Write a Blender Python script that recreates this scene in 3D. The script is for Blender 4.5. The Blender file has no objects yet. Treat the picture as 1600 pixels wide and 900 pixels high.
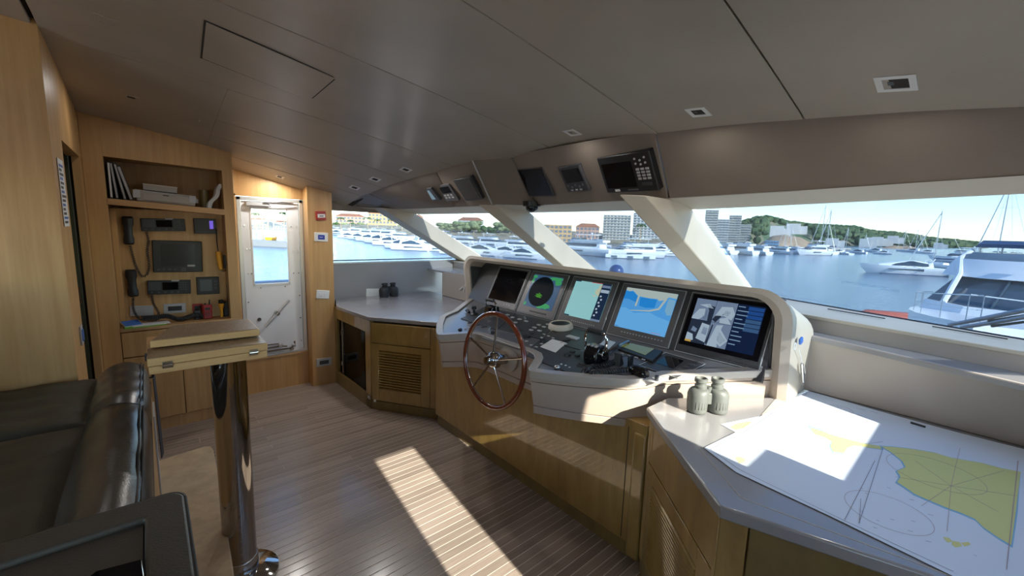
import bpy, math, random
from math import sin, cos, pi, radians
from mathutils import Vector, Matrix

S = bpy.context.scene
COL = S.collection
random.seed(7)
# ------------------------------------------------------------------ camera
# Ship axes: +X towards the bow, +Y to port, +Z up; wheelhouse floor at z = 0.
FPX = 650.0
EYE = Vector((0, 0, 1.65))
_d = Vector((-150, 4700, FPX)).normalized()
_F = Vector((750, -66, FPX)); _F = (_F - _d * _F.dot(_d)).normalized()
_P = _F.cross(_d)
if _P.x > 0: _P = -_P
RX, RY, RZ = _F, _P, -_d
cam = bpy.data.cameras.new('camera')
cam.sensor_fit = 'HORIZONTAL'; cam.sensor_width = 36; cam.lens = 36 * FPX / 1600
cam.clip_start = 0.05; cam.clip_end = 6000
camo = bpy.data.objects.new('camera', cam); COL.objects.link(camo)
right = Vector((RX.x, RY.x, RZ.x)); down = Vector((RX.y, RY.y, RZ.y)); fwd = Vector((RX.z, RY.z, RZ.z))
camo.matrix_world = Matrix.Translation(EYE) @ Matrix((right, -down, -fwd)).transposed().to_4x4()
S.camera = camo
# ------------------------------------------------------------------ world, sun, exposure
SUN_TO = Vector((-0.11, -1.0, 0.52)).normalized()
W = bpy.data.worlds.new('sky'); S.world = W; W.use_nodes = True
wn = W.node_tree.nodes; wl = W.node_tree.links
bgn = wn['Background']
sky = wn.new('ShaderNodeTexSky'); sky.sky_type = 'NISHITA'; sky.sun_disc = False
sky.sun_elevation = math.asin(SUN_TO.z); sky.sun_rotation = math.atan2(SUN_TO.x, SUN_TO.y)
sky.air_density = 1.0; sky.dust_density = 0.0; sky.ozone_density = 2.6
wl.new(sky.outputs[0], bgn.inputs[0]); bgn.inputs[1].default_value = 0.23
sl = bpy.data.lights.new('sun', 'SUN'); sl.energy = 4.3; sl.angle = radians(0.55); sl.color = (1, 0.93, 0.82)
so = bpy.data.objects.new('sun', sl); COL.objects.link(so)
so.rotation_euler = SUN_TO.to_track_quat('Z', 'Y').to_euler()
vs = S.view_settings
S.display_settings.display_device = 'sRGB'
vs.view_transform = 'Standard'; vs.look = 'None'; vs.gamma = 1.0; vs.use_curve_mapping = False
vs.exposure = 2.2
# ------------------------------------------------------------------ helpers
def ray(u, v):
    c = Vector((u - 800, v - 450, FPX))
    return Vector((RX.dot(c), RY.dot(c), RZ.dot(c)))
def at(u, v, **k):                      # where the sight line of a photo point meets a real plane of the room
    r = ray(u, v); (a, val), = k.items(); i = 'xyz'.index(a)
    return EYE + r * ((val - EYE[i]) / r[i])
def pl(u, v, p, n):
    r = ray(u, v); n = Vector(n)
    return EYE + r * ((Vector(p) - EYE).dot(n) / r.dot(n))

class MB:
    def __init__(s, M=None): s.v = []; s.f = []; s.M = M
    def pt(s, p):
        p = Vector(p); return s.M @ p if s.M else p
    def add(s, vs, fs):
        o = len(s.v); s.v += [s.pt(p) for p in vs]; s.f += [tuple(i + o for i in f) for f in fs]; return s
    def box(s, c, d):
        x, y, z = c; a, b, e = d[0] / 2, d[1] / 2, d[2] / 2
        return s.add([(x + i * a, y + j * b, z + k * e) for i in (-1, 1) for j in (-1, 1) for k in (-1, 1)],
                     [(0, 1, 3, 2), (4, 6, 7, 5), (0, 4, 5, 1), (2, 3, 7, 6), (0, 2, 6, 4), (1, 5, 7, 3)])
    def bb(s, a, b):                    # box from two corners
        return s.box([(p + q) / 2 for p, q in zip(a, b)], [abs(q - p) for p, q in zip(a, b)])
    def prism(s, poly, vec):            # polygon (3-D points) extruded along vec
        n = len(poly); vec = Vector(vec); P = [Vector(p) for p in poly]
        return s.add(P + [p + vec for p in P],
                     [tuple(range(n))[::-1], tuple(range(n, 2 * n))] + [(i, (i + 1) % n, n + (i + 1) % n, n + i) for i in range(n)])
    def loft(s, rings, cap=True, closed=True):
        n = len(rings[0]); vs = [p for r in rings for p in r]; fs = []
        for k in range(len(rings) - 1):
            for i in range(n if closed else n - 1):
                j = (i + 1) % n
                fs.append((k * n + i, k * n + j, (k + 1) * n + j, (k + 1) * n + i))
        if cap: fs += [tuple(range(n))[::-1], tuple(range((len(rings) - 1) * n, len(rings) * n))]
        return s.add(vs, fs)
    def tube(s, path, r, seg=8, cap=True):
        P = [Vector(p) for p in path]; rings = []; rr = r if isinstance(r, (list, tuple)) else [r] * len(P)
        t0 = (P[1] - P[0]).normalized(); nrm = t0.orthogonal().normalized()
        for i, p in enumerate(P):
            t = (P[min(i + 1, len(P) - 1)] - P[max(i - 1, 0)]).normalized()
            nrm = (nrm - t * nrm.dot(t)).normalized(); b = t.cross(nrm)
            rings.append([p + (nrm * cos(2 * pi * k / seg) + b * sin(2 * pi * k / seg)) * rr[i] for k in range(seg)])
        return s.loft(rings, cap)
    def cyl(s, a, b, r, seg=20, r2=None): return s.tube([a, b], [r, r if r2 is None else r2], seg)
    def lathe(s, prof, c=(0, 0, 0), seg=24, M=None):   # (r, z) profile about z
        rings = []
        for r, z in prof:
            ring = [Vector((r * cos(2 * pi * k / seg), r * sin(2 * pi * k / seg), z)) for k in range(seg)]
            if M: ring = [M @ p for p in ring]
            rings.append([p + Vector(c) for p in ring])
        return s.loft(rings)
    def ring(s, c, R, r, ax, ay, seg=48, ss=10):
        c = Vector(c); ax = Vector(ax); ay = Vector(ay); n = ax.cross(ay); vs = []; fs = []
        for i in range(seg):
            a = 2 * pi * i / seg; d = ax * cos(a) + ay * sin(a)
            for k in range(ss):
                b = 2 * pi * k / ss; vs.append(c + d * (R + r * cos(b)) + n * (r * sin(b)))
        for i in range(seg):
            for k in range(ss):
                fs.append((i * ss + k, ((i + 1) % seg) * ss + k, ((i + 1) % seg) * ss + (k + 1) % ss, i * ss + (k + 1) % ss))
        return s.add(vs, fs)
    def sphere(s, c, r, seg=16, rings=10):
        rx, ry, rz = r if isinstance(r, (tuple, list)) else (r, r, r)
        rr = [[Vector((c[0] + rx * max(sin(pi * j / rings), .001) * cos(2 * pi * k / seg), c[1] + ry * max(sin(pi * j / rings), .001) * sin(2 * pi * k / seg), c[2] - rz * cos(pi * j / rings))) for k in range(seg)] for j in range(rings + 1)]
        return s.loft(rr)

def meta(o, label=None, cat=None, group=None, kind=None):
    for k, v in (('label', label), ('category', cat), ('group', group), ('kind', kind)):
        if v: o[k] = v
    return o
import bmesh
def obj(name, mb, mat, parent=None, label=None, cat=None, group=None, kind=None, bev=0, bseg=2, smooth=35, org=None, sub=0):
    me = bpy.data.meshes.new(name)
    if parent is not None: base = parent['_w'] if '_w' in parent else (0, 0, 0)
    elif org is not None: base = org
    else:
        xs = [p.x for p in mb.v]; ys = [p.y for p in mb.v]; zs = [p.z for p in mb.v]
        base = ((min(xs) + max(xs)) / 2, (min(ys) + max(ys)) / 2, min(zs))
    base = Vector(base)
    me.from_pydata([tuple(p - base) for p in mb.v], [], mb.f)
    bm = bmesh.new(); bm.from_mesh(me); bmesh.ops.recalc_face_normals(bm, faces=bm.faces); bm.to_mesh(me); bm.free()
    me.materials.append(mat)
    if smooth:
        me.polygons.foreach_set('use_smooth', [True] * len(me.polygons)); me.set_sharp_from_angle(angle=radians(smooth))
    o = bpy.data.objects.new(name, me); COL.objects.link(o)
    o['_w'] = tuple(base)
    if parent is not None: o.parent = parent
    else: o.location = base
    if bev:
        m = o.modifiers.new('bevel', 'BEVEL'); m.width = bev; m.segments = bseg; m.limit_method = 'ANGLE'; m.angle_limit = radians(40)
    if sub:
        m = o.modifiers.new('sub', 'SUBSURF'); m.levels = sub; m.render_levels = sub
    return meta(o, label, cat, group, kind)
def thing(name, label, cat, loc=(0, 0, 0), group=None, kind=None):
    o = bpy.data.objects.new(name, None); COL.objects.link(o); o.location = loc; o['_w'] = tuple(loc)
    o.empty_display_size = .05
    return meta(o, label, cat, group, kind)
def copy_tree(o, parent=None):
    c = o.copy(); COL.objects.link(c)
    if parent: c.parent = parent
    for ch in list(o.children): copy_tree(ch, c)
    return c
def face_frame(TL, TR, BL, p, n):       # right-handed frame of a device mounted on a plane
    a, b, c = pl(*TL, p, n), pl(*TR, p, n), pl(*BL, p, n)
    ux = (b - a); w = ux.length; ux.normalize(); n = Vector(n).normalized()
    if n.dot(EYE - a) < 0: n = -n
    vy = (a - c); vy = vy - ux * vy.dot(ux); h = vy.length; vy.normalize()
    o = (b + c) / 2
    return Matrix((ux, vy, n)).transposed().to_4x4(), o, w, h
def FR(o, u, v, n):
    M = Matrix((Vector(u).normalized(), Vector(v).normalized(), Vector(n).normalized())).transposed().to_4x4()
    M.translation = Vector(o); return M

# ------------------------------------------------------------------ materials
def mat(name, col, rough=.5, metal=0, emit=None, es=1, coat=0, bump=None, spec=None, var=None):
    m = bpy.data.materials.new(name); m.use_nodes = True
    N = m.node_tree.nodes; L = m.node_tree.links; b = N['Principled BSDF']
    b.inputs['Base Color'].default_value = (*col, 1); b.inputs['Roughness'].default_value = rough; b.inputs['Metallic'].default_value = metal
    if spec is not None: b.inputs['Specular IOR Level'].default_value = spec
    if coat: b.inputs['Coat Weight'].default_value = coat; b.inputs['Coat Roughness'].default_value = .06
    if emit: b.inputs['Emission Color'].default_value = (*emit, 1); b.inputs['Emission Strength'].default_value = es
    if bump or var:
        g = N.new('ShaderNodeNewGeometry'); n = N.new('ShaderNodeTexNoise'); L.new(g.outputs['Position'], n.inputs['Vector'])
        sc = (bump or var)[0]; n.inputs['Scale'].default_value = sc; n.inputs['Detail'].default_value = 4
        if bump:
            bp = N.new('ShaderNodeBump'); bp.inputs['Strength'].default_value = bump[1]; bp.inputs['Distance'].default_value = .01
            L.new(n.outputs[0], bp.inputs['Height']); L.new(bp.outputs[0], b.inputs['Normal'])
        if var:
            n2 = N.new('ShaderNodeTexNoise'); L.new(g.outputs['Position'], n2.inputs['Vector']); n2.inputs['Scale'].default_value = var[0]
            r = N.new('ShaderNodeMapRange'); r.inputs[1].default_value = .3; r.inputs[2].default_value = .7; r.inputs[3].default_value = 1 - var[1]; r.inputs[4].default_value = 1 + var[1]
            L.new(n2.outputs[0], r.inputs[0])
            mx = N.new('ShaderNodeVectorMath'); mx.operation = 'SCALE'; mx.inputs[0].default_value = col; L.new(r.outputs[0], mx.inputs['Scale'])
            L.new(mx.outputs[0], b.inputs['Base Color'])
    return m
def wood(name, c1, c2, scale=(14, 14, .9), rough=.4, coat=0, cr=.08, cior=1.5, band=None, objrand=0, knots=0, rot=0):
    m = bpy.data.materials.new(name); m.use_nodes = True
    N = m.node_tree.nodes; L = m.node_tree.links; b = N['Principled BSDF']
    g = N.new('ShaderNodeNewGeometry'); mp = N.new('ShaderNodeMapping'); mp.inputs['Scale'].default_value = scale; mp.inputs['Rotation'].default_value = (0, 0, rot)
    L.new(g.outputs['Position'], mp.inputs[0])
    n = N.new('ShaderNodeTexNoise'); n.inputs['Scale'].default_value = 3; n.inputs['Detail'].default_value = 6; n.inputs['Roughness'].default_value = .65
    n.inputs['Distortion'].default_value = knots
    L.new(mp.outputs[0], n.inputs['Vector'])
    r = N.new('ShaderNodeValToRGB'); r.color_ramp.elements[0].position = .36; r.color_ramp.elements[1].position = .66
    r.color_ramp.elements[0].color = (*c1, 1); r.color_ramp.elements[1].color = (*c2, 1)
    L.new(n.outputs[0], r.inputs[0]); out = r.outputs[0]
    if band:                            # veneer leaves: slow change of tone from one leaf to the next
        sx = N.new('ShaderNodeSeparateXYZ'); L.new(g.outputs['Position'], sx.inputs[0])
        ad = N.new('ShaderNodeMath'); ad.operation = 'ADD'; L.new(sx.outputs[0], ad.inputs[0]); L.new(sx.outputs[1], ad.inputs[1])
        dv = N.new('ShaderNodeMath'); dv.operation = 'DIVIDE'; L.new(ad.outputs[0], dv.inputs[0]); dv.inputs[1].default_value = band
        fl = N.new('ShaderNodeMath'); fl.operation = 'FLOOR'; L.new(dv.outputs[0], fl.inputs[0])
        wnz = N.new('ShaderNodeTexWhiteNoise'); wnz.noise_dimensions = '1D'; L.new(fl.outputs[0], wnz.inputs['W'])
        rr = N.new('ShaderNodeMapRange'); rr.inputs[3].default_value = .90; rr.inputs[4].default_value = 1.08; L.new(wnz.outputs['Value'], rr.inputs[0])
        mx = N.new('ShaderNodeVectorMath'); mx.operation = 'SCALE'; L.new(out, mx.inputs[0]); L.new(rr.outputs[0], mx.inputs['Scale']); out = mx.outputs[0]
    if objrand:
        oi = N.new('ShaderNodeObjectInfo'); rr = N.new('ShaderNodeMapRange'); rr.inputs[3].default_value = 1 - objrand; rr.inputs[4].default_value = 1 + objrand
        L.new(oi.outputs['Random'], rr.inputs[0])
        mx = N.new('ShaderNodeVectorMath'); mx.operation = 'SCALE'; L.new(out, mx.inputs[0]); L.new(rr.outputs[0], mx.inputs['Scale']); out = mx.outputs[0]
    L.new(out, b.inputs['Base Color']); b.inputs['Roughness'].default_value = rough
    if coat: b.inputs['Coat Weight'].default_value = coat; b.inputs['Coat Roughness'].default_value = cr; b.inputs['Coat IOR'].default_value = cior
    return m
def leather(name, col, rough=.45, scale=420, strength=.12, coat=0, spec=None):
    m = mat(name, col, rough, coat=coat, spec=spec)
    N = m.node_tree.nodes; L = m.node_tree.links; b = N['Principled BSDF']
    g = N.new('ShaderNodeNewGeometry'); v = N.new('ShaderNodeTexVoronoi'); v.inputs['Scale'].default_value = scale; L.new(g.outputs['Position'], v.inputs['Vector'])
    bp = N.new('ShaderNodeBump'); bp.inputs['Strength'].default_value = strength; bp.inputs['Distance'].default_value = .002
    L.new(v.outputs[0], bp.inputs['Height']); L.new(bp.outputs[0], b.inputs['Normal'])
    n = N.new('ShaderNodeTexNoise'); n.inputs['Scale'].default_value = 2.2; L.new(g.outputs['Position'], n.inputs['Vector'])
    r = N.new('ShaderNodeMapRange'); r.inputs[1].default_value = .35; r.inputs[2].default_value = .65; r.inputs[3].default_value = .93; r.inputs[4].default_value = 1.07; L.new(n.outputs[0], r.inputs[0])
    mx = N.new('ShaderNodeVectorMath'); mx.operation = 'SCALE'; mx.inputs[0].default_value = col; L.new(r.outputs[0], mx.inputs['Scale']); L.new(mx.outputs[0], b.inputs['Base Color'])
    return m
def glass(name, tint, refl=.06):
    m = bpy.data.materials.new(name); m.use_nodes = True
    N = m.node_tree.nodes; L = m.node_tree.links; N.remove(N['Principled BSDF'])
    t = N.new('ShaderNodeBsdfTransparent'); t.inputs[0].default_value = (*tint, 1)
    gl = N.new('ShaderNodeBsdfGlossy'); gl.inputs['Roughness'].default_value = .0; gl.inputs[0].default_value = (.9, .95, 1, 1)
    lw = N.new('ShaderNodeLayerWeight'); lw.inputs[0].default_value = .5
    pw = N.new('ShaderNodeMath'); pw.operation = 'POWER'; pw.inputs[1].default_value = 5; L.new(lw.outputs['Facing'], pw.inputs[0])
    ma = N.new('ShaderNodeMath'); ma.operation = 'MULTIPLY_ADD'; ma.inputs[1].default_value = .5; ma.inputs[2].default_value = refl * .5; L.new(pw.outputs[0], ma.inputs[0])
    mx = N.new('ShaderNodeMixShader'); L.new(ma.outputs[0], mx.inputs[0]); L.new(t.outputs[0], mx.inputs[1]); L.new(gl.outputs[0], mx.inputs[2])
    L.new(mx.outputs[0], N['Material Output'].inputs[0]); return m
M_ = {}
M_['oak'] = wood('light oak veneer', (.50, .28, .10), (.60, .36, .15), (9, 9, .5), .42, band=.17)
M_['oak_shelf'] = wood('oak shelf', (.46, .26, .11), (.57, .34, .155), (.6, 9, 9), .4)
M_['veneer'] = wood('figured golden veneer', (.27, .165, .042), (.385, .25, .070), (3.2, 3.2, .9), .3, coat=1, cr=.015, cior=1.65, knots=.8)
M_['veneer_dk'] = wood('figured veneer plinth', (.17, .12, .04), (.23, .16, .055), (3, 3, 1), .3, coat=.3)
M_['teak'] = wood('smoked teak plank', (.215, .168, .14), (.335, .27, .225), (.9, 60, 1), .3, coat=.45, cr=.16, objrand=.2, knots=.1)
M_['caulk'] = mat('pale deck caulking', (.60, .52, .45), .5)
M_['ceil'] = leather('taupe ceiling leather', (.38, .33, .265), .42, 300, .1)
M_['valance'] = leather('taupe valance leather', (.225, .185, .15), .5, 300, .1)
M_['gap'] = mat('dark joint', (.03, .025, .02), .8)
M_['cream'] = leather('cream leather', (.60, .52, .41), .5, 300, .06)
M_['taupe'] = leather('grey taupe leather', (.44, .375, .32), .5, 380, .1)
M_['console'] = leather('console leather', (.40, .315, .255), .42, 380, .1)
M_['dash'] = leather('dash border leather', (.34, .30, .265), .34, 380, .05, coat=.5)
M_['deckp'] = mat('dash deck laminate', (.17, .172, .185), .3, .2, coat=.4)
M_['counter'] = leather('counter leather', (.30, .29, .29), .22, 380, .02, spec=.9, coat=.4)
M_['trimlt'] = mat('pale headlining strip', (.64, .58, .48), .5, bump=(60, .05))
M_['sofa'] = leather('dark brown leather', (.050, .047, .033), .5, 240, .2)
M_['sofa2'] = leather('dark brown glossy leather', (.06, .052, .042), .27, 240, .12)
M_['armr'] = leather('dark grey brown leather', (.062, .055, .044), .5, 300, .2)
M_['black'] = mat('black plastic', (.012, .012, .013), .42)
M_['blackg'] = mat('black gloss', (.006, .006, .008), .08)
M_['dgrey'] = mat('dark grey plastic', (.045, .045, .05), .4)
M_['mgrey'] = mat('grey anodised panel', (.13, .125, .13), .35, .3)
M_['lgrey'] = mat('light grey plastic', (.45, .45, .45), .4)
M_['white'] = mat('white plastic', (.75, .75, .73), .4)
M_['paper'] = mat('paper', (.80, .80, .79), .7)
M_['steel'] = mat('brushed steel', (.55, .55, .55), .22, 1)
M_['chrome'] = mat('polished steel', (.42, .40, .38), .04, 1)
M_['satin'] = mat('satin frame', (.62, .60, .56), .35, .6)
M_['doorp'] = mat('off white door paint', (.78, .79, .80), .35)
M_['cap'] = wood('mahogany rim', (.13, .022, .008), (.21, .04, .013), (6, 6, 6), .15, coat=1)
M_['red'] = mat('red plastic', (.35, .02, .02), .4)
M_['yellow'] = mat('yellow plastic', (.80, .36, .02), .45)
M_['green'] = mat('green card', (.16, .48, .04), .6)
M_['blue'] = mat('blue plastic', (.05, .16, .5), .4)
M_['navy'] = mat('navy webbing', (.03, .035, .045), .6)
M_['olive'] = mat('olive door edge', (.045, .05, .022), .5)
M_['rubber'] = mat('grey green rubber', (.115, .12, .108), .5)
M_['rubberd'] = mat('black rubber', (.025, .027, .03), .5)
M_['table'] = wood('dark textured table top', (.24, .155, .08), (.33, .22, .12), (40, 6, 6), .4)
M_['tedge'] = wood('pale maple edge', (.62, .37, .15), (.70, .45, .21), (1, 9, 30), .4)
M_['step'] = mat('beige step cover', (.48, .36, .225), .7, bump=(30, .2), var=(14, .12))
M_['brass'] = mat('aged nickel', (.35, .30, .24), .3, 1)
M_['printer'] = mat('printer shell', (.36, .33, .29), .5)
M_['glass'] = glass('dimmed window glass', (.42, .46, .495))  # tint added to dim the outside view; the panes are clear
M_['glass_side'] = glass('side window glass', (.58, .62, .64))  # same added dimming on the port side panes
M_['glass_door'] = glass('door glass', (.93, .95, .94))
M_['glass_cabin'] = glass('smoked cabinet glass', (.25, .22, .18))
def emi(name, c, s=.175, rough=.25): return mat(name, tuple(x * .12 for x in c), rough, emit=c, es=s, spec=.15)
# ================================================================== THE SETTING
YC = 1.95                                            # centreline of the ship
def ZC(x, y):                                        # cambered headlining
    v = y - 1.95
    return 2.481 - .0881 * x - .0241 * x * x - .0506 * v * v - .0157 * x * v * v + .00565 * abs(v) ** 3 + .055 * min(1.3, max(0, (1.1 - y) / 1.1))
def interp(nodes, y):
    if y <= nodes[0][0]: return nodes[0][1]
    for (a, p), (b, q) in zip(nodes, nodes[1:]):
        if y <= b: return p + (q - p) * (y - a) / (b - a)
    return nodes[-1][1]
VT = [(-.72, 1.68), (0, 1.83), (.53, 1.91), (1.2, 1.985), (2.4, 2.05), (2.9, 1.9), (3.55, 1.81), (3.9, 1.72), (4.2, 1.62), (4.62, 1.59)]
# floor: planks along the ship, pale caulking between them
fl = obj('floor', MB().bb((-3, -.75, -.06), (3.7, 4.7, -.0012)), M_['caulk'], kind='structure')
pk = {}
rows = int(5.3 / .0505); rnd = random.Random(3)
for i in range(rows):
    y = -.70 + i * .0505
    x = -3.0
    xe = 1.95
    first = True
    while x < xe - .05:
        Ln = rnd.choice([1.5, 1.9, 2.3]) if not first else rnd.choice([.9, 1.3, 1.7, 2.1])
        if y < .9: Ln = 4.95
        first = False
        if xe - (x + Ln) < .5: Ln = xe - x
        key = round(Ln, 3)
        if key not in pk:
            o = obj('plank', MB().box((0, 0, -.004), (key - .0025, .0448, .008)), M_['teak'], parent=fl, smooth=0)
            pk[key] = o
        else:
            o = pk[key].copy(); COL.objects.link(o); o.parent = fl
        o.location = Vector((x + Ln / 2, y, 0)) - Vector(fl['_w']) + Vector(fl['_w'])
        o.location = Vector((x + Ln / 2, y, 0)) - fl.location
        # mesh of the shared plank was shifted by the floor origin: undo it
        o.location += Vector(fl['_w'])
        x += Ln
# ceiling panels with open joints below a dark backing
def ceil_strip(xa_f, xb_f, y0, y1, dz=0, nx=14, ny=4, th=.018):
    mb = MB(); top = []; bot = []
    for i in range(nx + 1):
        for j in range(ny + 1):
            y = y0 + (y1 - y0) * j / ny; xa, xb = xa_f(y), xb_f(y); x = xa + (xb - xa) * i / nx
            bot.append((x, y, ZC(x, y) + dz)); top.append((x, y, ZC(x, y) + dz + th))
    n = len(bot); f = []
    I = lambda i, j: i * (ny + 1) + j
    for i in range(nx):
        for j in range(ny):
            f.append((I(i, j), I(i + 1, j), I(i + 1, j + 1), I(i, j + 1)))
            f.append(tuple(n + k for k in (I(i, j), I(i, j + 1), I(i + 1, j + 1), I(i + 1, j))))
    for i in range(nx):
        for j in (0, ny): f.append((I(i, j), I(i + 1, j), n + I(i + 1, j), n + I(i, j)))
    for j in range(ny):
        for i in (0, nx): f.append((I(i, j), I(i, j + 1), n + I(i, j + 1), n + I(i, j)))
    return mb.add(bot + top, f)
ceiling = obj('ceiling', ceil_strip(lambda y: -3.1, lambda y: interp(VT, y) + .1, -.75, 4.65, .024, 20, 16, .03), M_['gap'], kind='structure')
CS = [-.72, .53, 1.19, 2.0, 2.95, 3.53, 3.87, 4.22, 4.60]
for a, b in zip(CS, CS[1:]):
    obj('ceiling_panel', ceil_strip(lambda y: -.30 if b <= 2.96 else .40, lambda y: interp(VT, y) + .03, a + .003, b - .003), M_['ceil'], parent=ceiling, bev=.003)
obj('ceiling_panel', ceil_strip(lambda y: -3.0, lambda y: -.318, -.72, 2.9), M_['ceil'], parent=ceiling, bev=.003)
obj('ceiling_panel', ceil_strip(lambda y: -.30, lambda y: .3995, 2.9475, 4.6, nx=6, ny=12), M_['ceil'], parent=ceiling)
# access hatch in the headlining
hz = [(.24, 2.215), (.775, 2.30), (.765, 2.72), (.26, 2.63)]
mb = MB(); mb.prism([(x, y, ZC(x, y) - .0035) for x, y in hz], (0, 0, .006))
obj('ceiling_hatch', mb, M_['ceil'], parent=ceiling, bev=.002)
mb = MB(); cx, cy = .51, 2.465
mb.prism([(cx + (x - cx) * 1.03, cy + (y - cy) * 1.04, ZC(x, y) - .0012) for x, y in hz], (0, 0, .003))
obj('hatch_seal', mb, M_['gap'], parent=ceiling)
for (x, y) in [(.32, 3.62), (.45, 3.98)]:
    obj('panel_clip', MB().box((x, y, ZC(x, y) - .004), (.004, .05, .006)), M_['lgrey'], parent=ceiling)

# valance under the headlining
VB = [(-.72, 1.80, 1.85), (-.03, 1.92, 1.85), (.55, 2.07, 1.85), (1.2, 2.18, 1.85), (2.42, 2.34, 1.85)]
VTOP = [(y, interp(VT, y)) for y, _, _ in VB]
trim = thing('trim_1', None, None, (2.1, 1.2, 1.85), kind='structure')
def vpanel(nodes, mat_, name='valance_panel', th=.05, g=.0025):
    # nodes: list of (bottom point, top point)
    f = []; n = len(nodes); v = []
    for b, t in nodes: v += [Vector(b), Vector(t), Vector(b) + Vector((th, 0, .01)), Vector(t) + Vector((th, 0, .01))]
    for i in range(n - 1):
        o, p = i * 4, i * 4 + 4
        f += [(o, o + 1, p + 1, p), (o + 2, p + 2, p + 3, o + 3), (o, p, p + 2, o + 2), (o + 1, o + 3, p + 3, p + 1)]
    f += [(0, 2, 3, 1), (4 * n - 4, 4 * n - 3, 4 * n - 1, 4 * n - 2)]
    return obj(name, MB().add(v, f), mat_, parent=trim, bev=.006, bseg=3)
def vt(y, x=None):
    x = interp(VT, y) if x is None else x
    return (x, y, ZC(x, y) + .016)
def vnode(y, dy=0):
    B = [(a, b) for a, b, c in VB]
    return ((interp(B, y + dy), y + dy, 1.85), vt(y + dy))
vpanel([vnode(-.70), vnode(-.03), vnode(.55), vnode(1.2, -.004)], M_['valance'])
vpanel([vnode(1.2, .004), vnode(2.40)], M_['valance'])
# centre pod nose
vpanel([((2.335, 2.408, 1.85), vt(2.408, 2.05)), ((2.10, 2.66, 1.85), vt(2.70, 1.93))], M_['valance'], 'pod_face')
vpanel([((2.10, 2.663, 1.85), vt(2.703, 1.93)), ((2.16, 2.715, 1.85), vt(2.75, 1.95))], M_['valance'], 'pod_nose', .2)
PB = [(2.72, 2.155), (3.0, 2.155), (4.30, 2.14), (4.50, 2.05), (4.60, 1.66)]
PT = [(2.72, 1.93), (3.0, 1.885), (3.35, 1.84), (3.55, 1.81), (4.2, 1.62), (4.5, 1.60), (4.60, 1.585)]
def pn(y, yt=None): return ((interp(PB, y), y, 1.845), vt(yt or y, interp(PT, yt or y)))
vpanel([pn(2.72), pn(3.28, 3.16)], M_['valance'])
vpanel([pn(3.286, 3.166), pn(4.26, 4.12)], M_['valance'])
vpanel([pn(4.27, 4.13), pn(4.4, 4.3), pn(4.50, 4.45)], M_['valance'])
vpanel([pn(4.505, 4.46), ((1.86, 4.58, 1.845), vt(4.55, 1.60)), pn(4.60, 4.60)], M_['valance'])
# silver bead at the pod edge
obj('pod_bead', MB().tube([(2.097, 2.664, 1.852), (1.925, 2.704, ZC(1.93, 2.7) - .004)], .006), M_['lgrey'], parent=trim)

# windscreen lines
WT = [(-.72, 1.83, 1.81), (-.05, 2.05, 1.812), (1.18, 2.475, 1.808), (2.75, 2.56, 1.811), (4.4, 2.37, 1.80), (4.62, 2.2, 1.80)]
WB = [(-.72, 2.93, 1.21), (-.15, 3.10, 1.21), (.87, 3.48, 1.21), (1.18, 3.62, 1.21), (2.75, 3.64, 1.21), (4.4, 3.48, 1.21), (4.62, 3.40, 1.21)]
wt = lambda y: Vector((interp([(a, b) for a, b, c in WT], y), y, interp([(a, c) for a, b, c in WT], y)))
wb = lambda y: Vector((interp([(a, b) for a, b, c in WB], y), y, 1.21))
# pale soffit between valance and glass
VBall = [(-.72, 1.80), (-.03, 1.92), (.55, 2.07), (1.2, 2.18), (2.42, 2.34), (2.66, 2.14), (2.72, 2.155), (4.30, 2.14), (4.50, 2.05), (4.6, 1.66)]
ys = [-.72, -.3, -.03, .3, .55, .9, 1.2, 1.8, 2.42, 2.66, 2.72, 3.0, 3.4, 3.95, 4.3, 4.5, 4.6]
A = [Vector((interp(VBall, y) - .005, y, 1.853 - (.004 if y > 2.7 else 0))) for y in ys]
B_ = [wt(y) for y in ys]
mb = MB(); n = len(ys)
mb.add(A + B_ + [p + Vector((0, 0, .04)) for p in A] + [p + Vector((.03, 0, .06)) for p in B_],
       [(i, i + 1, n + i + 1, n + i) for i in range(n - 1)] + [(2 * n + i, 3 * n + i, 3 * n + i + 1, 2 * n + i + 1) for i in range(n - 1)] + [(n + i, n + i + 1, 3 * n + i + 1, 3 * n + i) for i in range(n - 1)])
obj('trim_2', mb, M_['trimlt'], kind='structure')
# slim recessed lamps in the soffit
# windows (panes)
def pane(name, pts, m=M_['glass'], th=(.012, 0, .006)):
    return obj(name, MB().prism(pts, th), m, kind='structure', smooth=0)
pane('window_1', [wb(1.18), wt(1.18), wt(-.05), wt(-.72), wb(-.72), wb(-.15), wb(.87)][::1])
pane('window_2', [wb(1.24), wb(2.75), wt(2.75), wt(1.24)])
pane('window_3', [wb(2.80), wb(4.4), wt(4.4), wt(2.80)])
pane('window_4', [(1.40, 4.64, 1.235), (3.10, 4.64, 1.235), (2.02, 4.64, 1.82), (1.40, 4.64, 1.82)], M_['glass_side'], (0, .01, 0))
pane('fill_window', [(-2.2, -.74, .8), (-.9, -.74, .8), (-.9, -.74, 1.9), (-2.2, -.74, 1.9)], M_['glass_door'], (0, -.01, 0))  # unseen window added so sun bounces warm light off the oak wall
pane('window_5', [(1.40, -.74, 1.335), (2.85, -.74, 1.335), (1.85, -.74, 1.90), (1.40, -.74, 1.90)], M_['glass_door'], (0, -.01, 0))
# dark seal along glass bottoms
mb = MB(); mb.tube([wb(y) + Vector((-.012, 0, .004)) for y in (-.72, -.15, .87, 1.18, 2.75, 4.0)], .008)
obj('trim_3', mb, M_['dgrey'], kind='structure')
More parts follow.
